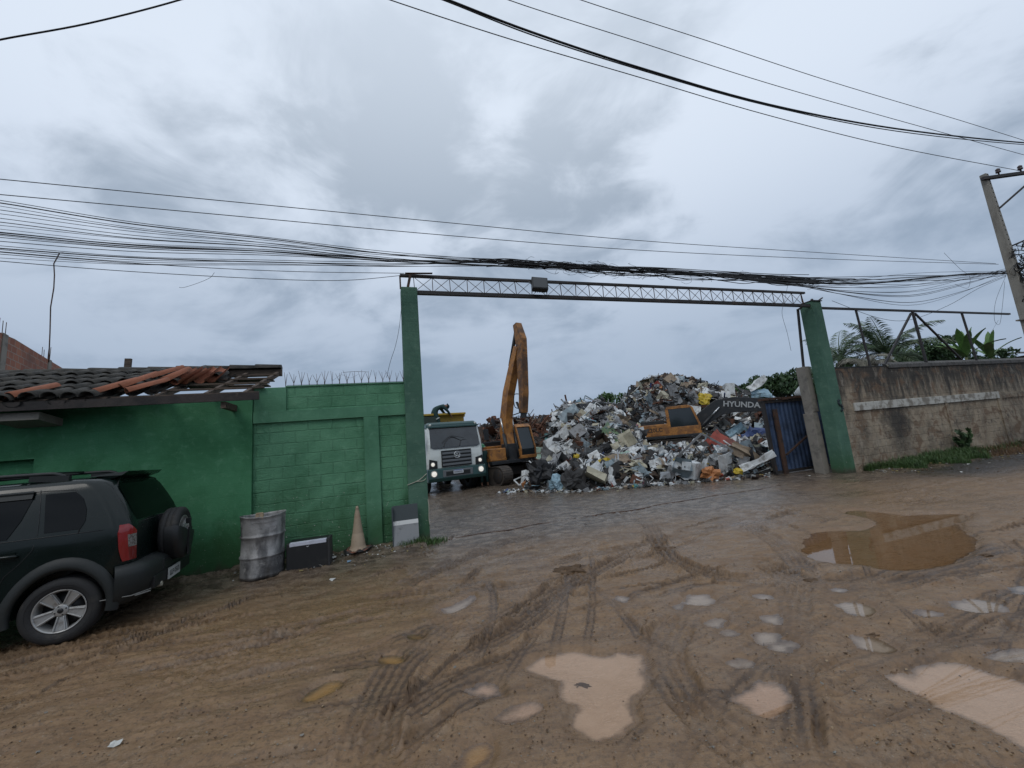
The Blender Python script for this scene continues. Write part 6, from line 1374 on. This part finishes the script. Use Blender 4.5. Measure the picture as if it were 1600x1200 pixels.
tree('leafy_tree', at0(1272, 40, 610), AT(1272, 600, 40).z, 2.0, 'dark tree seen between the concrete gate post and the right pillar', 10, LEAFD, 18, leaf=.3)
def banana(base, ztop, label, seed, n=8, L=1.3):
    rk = random.Random(seed); root = empty('banana_plant', base, 0, label, 'banana plant'); h = ztop - L * .75; b = MB(); b.tube([(0, 0, -.2), (0, 0, h * .6), (0, 0, h)], [.13, .1, .06], 9); b.build('stem', mat('banana_stem', (.14, .15, .07), .7), root)
    for k in range(n):
        a = 2 * pi * k / n + rk.uniform(-.3, .3); el = rk.uniform(.7, 1.45); d = Vector((cos(a) * cos(el), sin(a) * cos(el), sin(el))); pts = []; p = Vector((0, 0, h)); N = 8
        for i in range(N + 1): pts.append(p.copy()); p = p + d * L / N; d = (d + Vector((0, 0, -.11))).normalized()
        b = MB(); vs = []
        for i, q in enumerate(pts):
            t_ = (pts[min(i + 1, N)] - pts[max(i - 1, 0)]).normalized(); sd_ = t_.cross(Vector((0, 0, 1))); sd_ = sd_.normalized() if sd_.length > .01 else Vector((1, 0, 0)); w_ = .19 * sin(pi * min(1, .08 + i / N * .92)) ** .6 * (rk.uniform(.75, 1.0))
            vs += [q - sd_ * w_ + Vector((0, 0, .05)), q, q + sd_ * w_ + Vector((0, 0, .05))]
        b.add(vs, [(i * 3 + j, i * 3 + j + 1, i * 3 + j + 4, i * 3 + j + 3) for i in range(N) for j in range(2)], 0, True); b.build('leaf_blade', BANL, root, fix=False)
banana(at0(1510, 21), AT(1510, 522, 21).z, 'banana plant with broad upright leaves behind the old wall, left one of two', 1, 10, 1.7)
banana(at0(1549, 21), AT(1549, 527, 21).z, 'banana plant nearer the utility pole behind the old wall', 2, 7, 1.5)
p = AT(1585, 556, 24); root = empty('distant_roof', (p.x, p.y, 0), 0, 'small brown roof corner just left of the utility pole, beyond the wall', 'house')
b = MB(); b.add([(-.35, -1, p.z - .05), (1.6, -1, p.z - .1), (1.6, 1, p.z + .35), (.1, 1, p.z + .35), (-.35, -1, p.z - .12), (1.6, -1, p.z - .17)], [(0, 1, 2, 3), (0, 4, 5, 1)]); b.build('roof', M_TILED, root)
b = MB(); b.bx(-.1, 1.5, -.6, 1, -.2, p.z - .08); b.build('wall', M_WOOD, root)
# grass and weeds at the foot of the old wall
GRS = mat('roadside_grass', (.05, .10, .025), .6, [((.09, .13, .04), 2, .5, .7), ((.025, .05, .015), 5, .5, .7)]); DRY = mat('dry_rusty_weeds', (.13, .075, .035), .8, [((.06, .035, .02), 3, .45, .65)])
def blades(name, n, fn, hmin, hmax, m, label, seed):
    rk = random.Random(seed); b = MB()
    for _ in range(n):
        u, v, k = fn(rk); p = L2W(u, v); z = gz_c(p.x, p.y); h = rk.uniform(hmin, hmax) * k; a = rk.uniform(0, 6.28); ln_ = h * rk.uniform(.1, .7); w_ = .006; d = Vector((cos(a), sin(a), 0)); s_ = Vector((-d.y, d.x, 0)) * w_
        q = Vector((p.x, p.y, z - .01)); b.add([q - s_, q + s_, q + d * ln_ * .35 + Vector((0, 0, h * .6)) + s_ * .7, q + d * ln_ * .35 + Vector((0, 0, h * .6)) - s_ * .7, q + d * ln_ + Vector((0, 0, h * .85))], [(0, 1, 2, 3), (3, 2, 4)])
    tag(b.build(name, m, fix=False), label, 'grass', kind='stuff')
_gc = {}
def gz_c(x, y):
    k = (round(x * 6), round(y * 6))
    if k not in _gc: _gc[k] = gz(x, y)
    return _gc[k]
def f1(rk):
    while True:
        u = rk.uniform(11.9, 16.6); w_ = .75 * sin(pi * min(1, max(0, (u - 11.8) / 5.4))) ** .7 * (1 + .4 * sin(u * 5)); 
        if w_ > .03: return u, -rk.random() ** .8 * w_ * 1.15, .6 + .6 * rk.random() * (1 if u > 12.8 else .7)
blades('grass_patch', 8500, f1, .08, .30, GRS, 'green grass patch at the foot of the old wall beside the right pillar', 1)
blades('weed_patch', 5000, lambda rk: (rk.uniform(15.6, 24), -rk.random() ** 1.2 * 1.0, 1.), .03, .16, DRY, 'rusty brown dead weeds along the foot of the old wall', 2)
blades('weed_patch', 900, lambda rk: (rk.gauss(.0, .12) + (0 if rk.random() < .5 else -.3), -.15 - abs(rk.gauss(0, .1)), 1.), .03, .13, GRS, 'small green weeds at the foot of the left gate pillar', 3)
blades('weed_patch', 700, lambda rk: (rk.uniform(16.5, 24), -rk.random() * .5, 1.), .08, .25, GRS, 'sparse green weeds scattered in the brown soil by the old wall', 4)
for u, h, sd_, lb in ((21.3, .75, 1, 'tall leafy weed growing at the old wall near the utility pole'), (16.2, .45, 2, 'thin dark weed leaning on the old wall behind the grass patch')):
    rk = random.Random(sd_); p = L2W(u, -.25); root = empty('tall_weed', (p.x, p.y, gz(p.x, p.y)), 0, lb, 'plant'); b = MB(); c_ = MB()
    for k in range(7):
        a = rk.uniform(0, 6.28); tip = Vector((cos(a) * h * .5, sin(a) * h * .3, h * rk.uniform(.7, 1.5))); b.tube([(0, 0, -.05), tip * .5 + Vector((0, 0, .08)), tip], .006, 4)
        for q in (.45, .6, .75, .9, 1.0): leafcloud(c_, tip * q + Vector((0, 0, .03)), .07, 4, .13, rk)
    b.build('stem', BARK, root); c_.build('foliage', LEAFM if sd_ == 1 else LEAFD, root, fix=False)

# ------------------------------------------------------------------ utility pole
PU, PV = 18.98, -1.25; pb = L2W(PU, PV); root = empty('utility_pole', (pb.x, pb.y, 0), WROT, 'tall tapered concrete utility pole with a dark crossarm at the right edge', 'utility pole')
M_POLE = mat('pole_concrete', (.26, .24, .205), .9, [((.15, .135, .115), 2.5, .45, .7, (1, 1, .3)), ((.34, .32, .28), 9, .6, .8)], (30, .4))
b = MB(); H_ = 9.2
b.add([(-.22, -.16, -.3), (.22, -.16, -.3), (.22, .16, -.3), (-.22, .16, -.3), (-.09, -.08, H_), (.09, -.08, H_), (.09, .08, H_), (-.09, .08, H_)], FB); b.build('shaft', M_POLE, root, bevel=.02)
b = MB()
for k in range(26):
    z = 4.9 + k * .17; w_ = .22 - .13 * z / H_; b.box((-.0, -(.16 - .08 * z / H_) - .001, z), (.04, .01, .035))
b.build('climbing_hole', mat('hole_black', (.01, .01, .01), 1), root)
b = MB(); b.bx(-.26, .24, -.17, .17, 4.05, 4.09); b.bx(-.245, .2, -.19, -.13, 2.9, 4.1); b.build('cable_clamp_band', K['concrete'], root)
arm_d = Vector((.92, -.40, 0)).normalized() * 1.0
def arm(z, L_, w_, back=.25, dz=0.): 
    b = MB(); b.beam(-arm_d * back + Vector((0, -.12, z)), arm_d * L_ + Vector((0, -.12, z + dz)), w_, w_); return b
b = arm(9.0, 2.6, .1); b.build('crossarm', M_DSTEEL, root)
b = MB(); b.beam((0.05, -.1, 7.9), arm_d * 1.5 + Vector((0, -.12, 8.95)), .05, .05); b.build('crossarm_strut', M_DSTEEL, root)
b = MB(); b.beam((0.1, -.1, 6.55), arm_d * 1.8 + Vector((0, -.1, 7.1)), .05, .05); b.build('crossarm_strut', M_DSTEEL, root)
for q in (.28, .95, 2.1):
    b = MB(); c = arm_d * q + Vector((0, -.12, 9.05)); b.lathe([(.0, 0), (.02, 0), (.02, .08), (.06, .09), (.065, .13), (.035, .14), (.06, .17), (.055, .21), (.02, .24), (0, .24)], 14, c); b.build('insulator', mat('brown_insulator', (.05, .03, .03), .3), root)

# ------------------------------------------------------------------ cables
CAB = mat('black_cable', (.012, .012, .013), .6)
def wire3(pts, r, label, group=None, n=5, name='overhead_cable'):
    P = bez(pts, 7); o = P[0].copy(); b = MB(); b.tube([q - o for q in P], r, n); ob = b.build(name, CAB, fix=False); ob.location = o; tag(ob, label, 'cable', group); return ob
def WP(px, py, v):
    u, z = W(px, py, v); return L2W(u, v, z)
def wv(pix, v0, v1=None):
    v1 = v0 if v1 is None else v1; n = len(pix) - 1; return [WP(a, c_, v0 + (v1 - v0) * i / n) for i, (a, c_) in enumerate(pix)]
wire3(wv([(600, -38), (700, 0), (830, 50), (1000, 106), (1200, 163), (1400, 201), (1600, 223), (1720, 228)], -1.8), .022, 'thickest twisted black cable sweeping from the top middle to the right edge', n=6)
wire3([p + Vector((0, 0, .02 * sin(i * 2.1))) for i, p in enumerate(wv([(600, -34), (700, 4), (830, 53), (1000, 109), (1200, 166), (1400, 204), (1600, 226), (1720, 231)], -1.8))], .012, 'thin strand twisted round the thickest cable')
wire3(wv([(500, -40), (610, 0), (800, 62), (1000, 121), (1200, 180), (1400, 230), (1600, 268)], -1.7), .009, 'thin wire running just below the thickest cable')
wire3(wv([(700, -42), (795, 0), (1000, 66), (1200, 130), (1400, 187), (1600, 242)], -1.6), .008, 'thin wire crossing above the thickest cable, lower of two')
wire3(wv([(800, -40), (908, 0), (1100, 62), (1300, 128), (1500, 188), (1640, 232)], -1.6), .008, 'uppermost thin wire at the top right')
wire3(wv([(-80, 82), (0, 62), (140, 36), (280, 0), (400, -40)], -1.8), .011, 'lone black wire crossing the top left corner')
wire3(wv([(-60, 275), (0, 280), (350, 314), (700, 348), (1000, 376), (1300, 396), (1556, 412)], -.6, -1.2), .007, 'highest thin wire of the street bundle, left to right')
wire3(wv([(-60, 299), (0, 304), (350, 336), (700, 368), (1000, 391), (1300, 405), (1560, 413)], -.6, -1.2), .007, 'second highest thin wire of the street bundle')
rk = random.Random(31); BL = 'thin black cable fanning out left of the gate into the dense street bundle'; BG = 'street cables left of the gate'
ys0 = [313, 317, 322, 328, 334, 341, 347, 352, 358, 363, 364, 366, 368, 371, 377, 384, 388, 390, 393, 397, 403]
for i, y0 in enumerate(ys0):
    mid = y0 + (410 - y0) * .62 + (6 if y0 < 380 else 14) + rk.uniform(-2, 2); e_ = 408 + rk.uniform(-4, 7) if y0 < 385 else 412 + rk.uniform(-2, 8); q1 = y0 + (mid - y0) * .5 + rk.uniform(-1, 2)
    thick_ = .009 if y0 in (317, 363, 366, 388) else rk.uniform(.0035, .006)
    far = 421 + rk.uniform(-4, 5)
    wire3(wv([(-60, y0 - 5), (0, y0), (210, q1 + 2), (420, mid - 6), (600, mid + (e_ - mid) * .55), (760, e_), (880, (e_ + far) / 2 + 2), (1000, far), (1120, far + 7 + rk.uniform(-2, 2)), (1200 + rk.uniform(0, 30), far + 13 + rk.uniform(-3, 4)), (1290 + rk.uniform(-30, 60), far + 19 + rk.uniform(-9, 8))], -.55 + rk.uniform(-.04, .04)), thick_, BL, BG, n=4)
wire3(wv([(-60, 402), (0, 408), (200, 424), (420, 436), (540, 438), (632, 430)], -.4, .0), .006, 'lowest sagging cable at left, ending at the left pillar top')
wire3(wv([(-60, 385), (0, 394), (250, 414), (450, 424), (632, 427)], -.4, .0), .006, 'second lowest sagging cable at left, ending at the left pillar top')
BL2 = 'black cable fanning out of the street bundle toward the utility pole'; BG2 = 'street cables right of the gate'
for i in range(17):
    s_ = rk.uniform(433, 446); e_ = rk.uniform(418, 432); sag = [2, -3, 6, 12, 20, 28, 36, 8, 0, 16, 4, 44, 10, 24, -6, 14, 30][i]
    wire3(wv([(1120, 430 + rk.uniform(-3, 3)), (1220, s_ - 1), (1320, s_ + sag * .55 - 2), (1420, (s_ + e_) / 2 + sag), (1500, e_ + sag * .6 + 4), (1572, e_)], -.6, -1.15), rk.uniform(.005, .009), BL2, BG2, n=4)
wire3(wv([(1150, 434), (1250, 441), (1350, 443), (1430, 436), (1490, 430), (1530, 427), (1575, 428)], -.6, -1.15), .022, 'thickest cable of the bundle where it reaches the utility pole')
wire3(wv([(1300, 470), (1370, 496), (1420, 500), (1480, 478), (1530, 450), (1572, 432)], -.6, -1.1), .006, 'deeply sagging cable crossing the steel frame rail')
# tangled bundle above the gate beam
b = MB(); o0 = WP(1000, 425, -.55)
def bun(px): return np.interp(px, [720, 830, 900, 1000, 1100, 1200, 1290], [409, 412, 418, 425, 432, 437, 444])
for i in range(22):
    off = rk.uniform(-6, 6); P = [];
    for px in range(730 + rk.randint(0, 60), 1290, 26): P.append(WP(px, bun(px) + off + rk.uniform(-2.6, 2.6), -.55 + rk.uniform(-.05, .05)) - o0)
    b.tube(bez(P, 3), rk.uniform(.004, .009), 4)
for i in range(75):
    px = rk.choice([rk.uniform(860, 1020), rk.uniform(760, 1280), rk.uniform(900, 980)]); c = WP(px, bun(px) + rk.uniform(-6, 6), -.55) - o0; r = rk.uniform(.04, .16); a0_ = rk.uniform(0, 6); P = []
    for k in range(7): a = a0_ + k * rk.uniform(.5, .95); P.append(c + U * (r * cos(a) * 1.5) + Vector((0, 0, r * sin(a) * .8)) + V * rk.uniform(-.04, .04))
    b.tube(bez(P, 3), .0035, 3)
for i in range(30):
    px = rk.uniform(890, 1010); c = WP(px, bun(px), -.55) - o0; b.tube([c - U * .15, c + Vector((0, 0, rk.uniform(-.02, .02))), c + U * .15], rk.uniform(.015, .028), 6)
ob = b.build('cable_tangle', CAB, fix=False); ob.location = o0; tag(ob, 'dense tangled knot of black cables hanging just above the gate beam', 'cable', kind='stuff')
b = MB(); o0 = L2W(PU, PV - .15, 5.6)
for i in range(60):
    c = Vector((rk.uniform(-.1, .35), rk.uniform(-.1, .1), rk.gauss(0, .42))); r = rk.uniform(.05, .2); a0_ = rk.uniform(0, 6); P = [c + Vector((r * cos(a0_ + k * .8), rk.uniform(-.1, .1), r * sin(a0_ + k * .8))) for k in range(7)]; b.tube(bez(P, 3), rk.choice([.005, .008, .014]), 4)
ob = b.build('cable_tangle', CAB, fix=False); ob.location = o0; tag(ob, 'black tangle of cable coils wrapped round the utility pole', 'cable', kind='stuff')
wire3(wv([(1572, 430), (1556, 470), (1554, 500), (1562, 506), (1566, 480), (1570, 440)], -1.2), .004, 'thin loop of wire hanging down beside the utility pole')
wire3(wv([(1560, 500), (1548, 520), (1530, 545)], -.4), .003, 'faint loose wire slanting down left of the utility pole')
wire3(wv([(1232, 440), (1226, 470), (1222, 490), (1230, 520), (1236, 548)], -.5), .004, 'loose wire dangling from the beam left of the right pillar', name='dangling_wire')
wire3(wv([(628, 470), (624, 510), (618, 540), (610, 565), (604, 590)], -.1), .004, 'loose wire hanging down left of the left gate pillar', name='dangling_wire')
wire3(wv([(335, 426), (328, 434), (310, 442), (288, 449), (280, 449)], -.5), .003, 'short curled wire end under the left street cables', name='dangling_wire')
wire3(wv([(1475, 395), (1500, 420), (1515, 432), (1512, 450), (1492, 444)], -1.), .004, 'small wire loop hanging in front of the cables near the pole', name='dangling_wire')

# ------------------------------------------------------------------ across the road, unseen: trees the car mirrors, wall added for reflections and light
rk = random.Random(12); b = MB()
for k in range(60):
    x = -26 + k * .95; leafcloud(b, (x, -13 - rk.uniform(0, 2.5), rk.uniform(1.0, 3.6)), rk.uniform(1.0, 1.7), 70, .6, rk)
tag(b.build('tree_line', LEAFD, fix=False), 'dark row of trees across the road, mirrored in the car windows', 'trees', kind='stuff')
root = empty('added_road_wall', (0, -11.5, 0), 0, 'unseen grey wall added across the road behind the viewer, for reflections and light', 'wall'); b = MB(); b.bx(-26, 26, -.1, .1, -.2, 2.2); b.build('wall_panel', M_OLDW, root); b = MB(); b.bx(-26, 26, -.14, .14, 2.2, 2.28); b.build('coping', K['concrete'], root)
rk = random.Random(44); b = MB()
for k in range(46): leafcloud(b, (-34 + k * 1.5, 66 + rk.uniform(0, 4), rk.uniform(.4, 1.7)), rk.uniform(1.1, 1.7), 40, .6, rk)
tag(b.build('distant_trees', LEAFD, fix=False), 'low far-off trees closing the yard behind the truck', 'trees', kind='stuff')
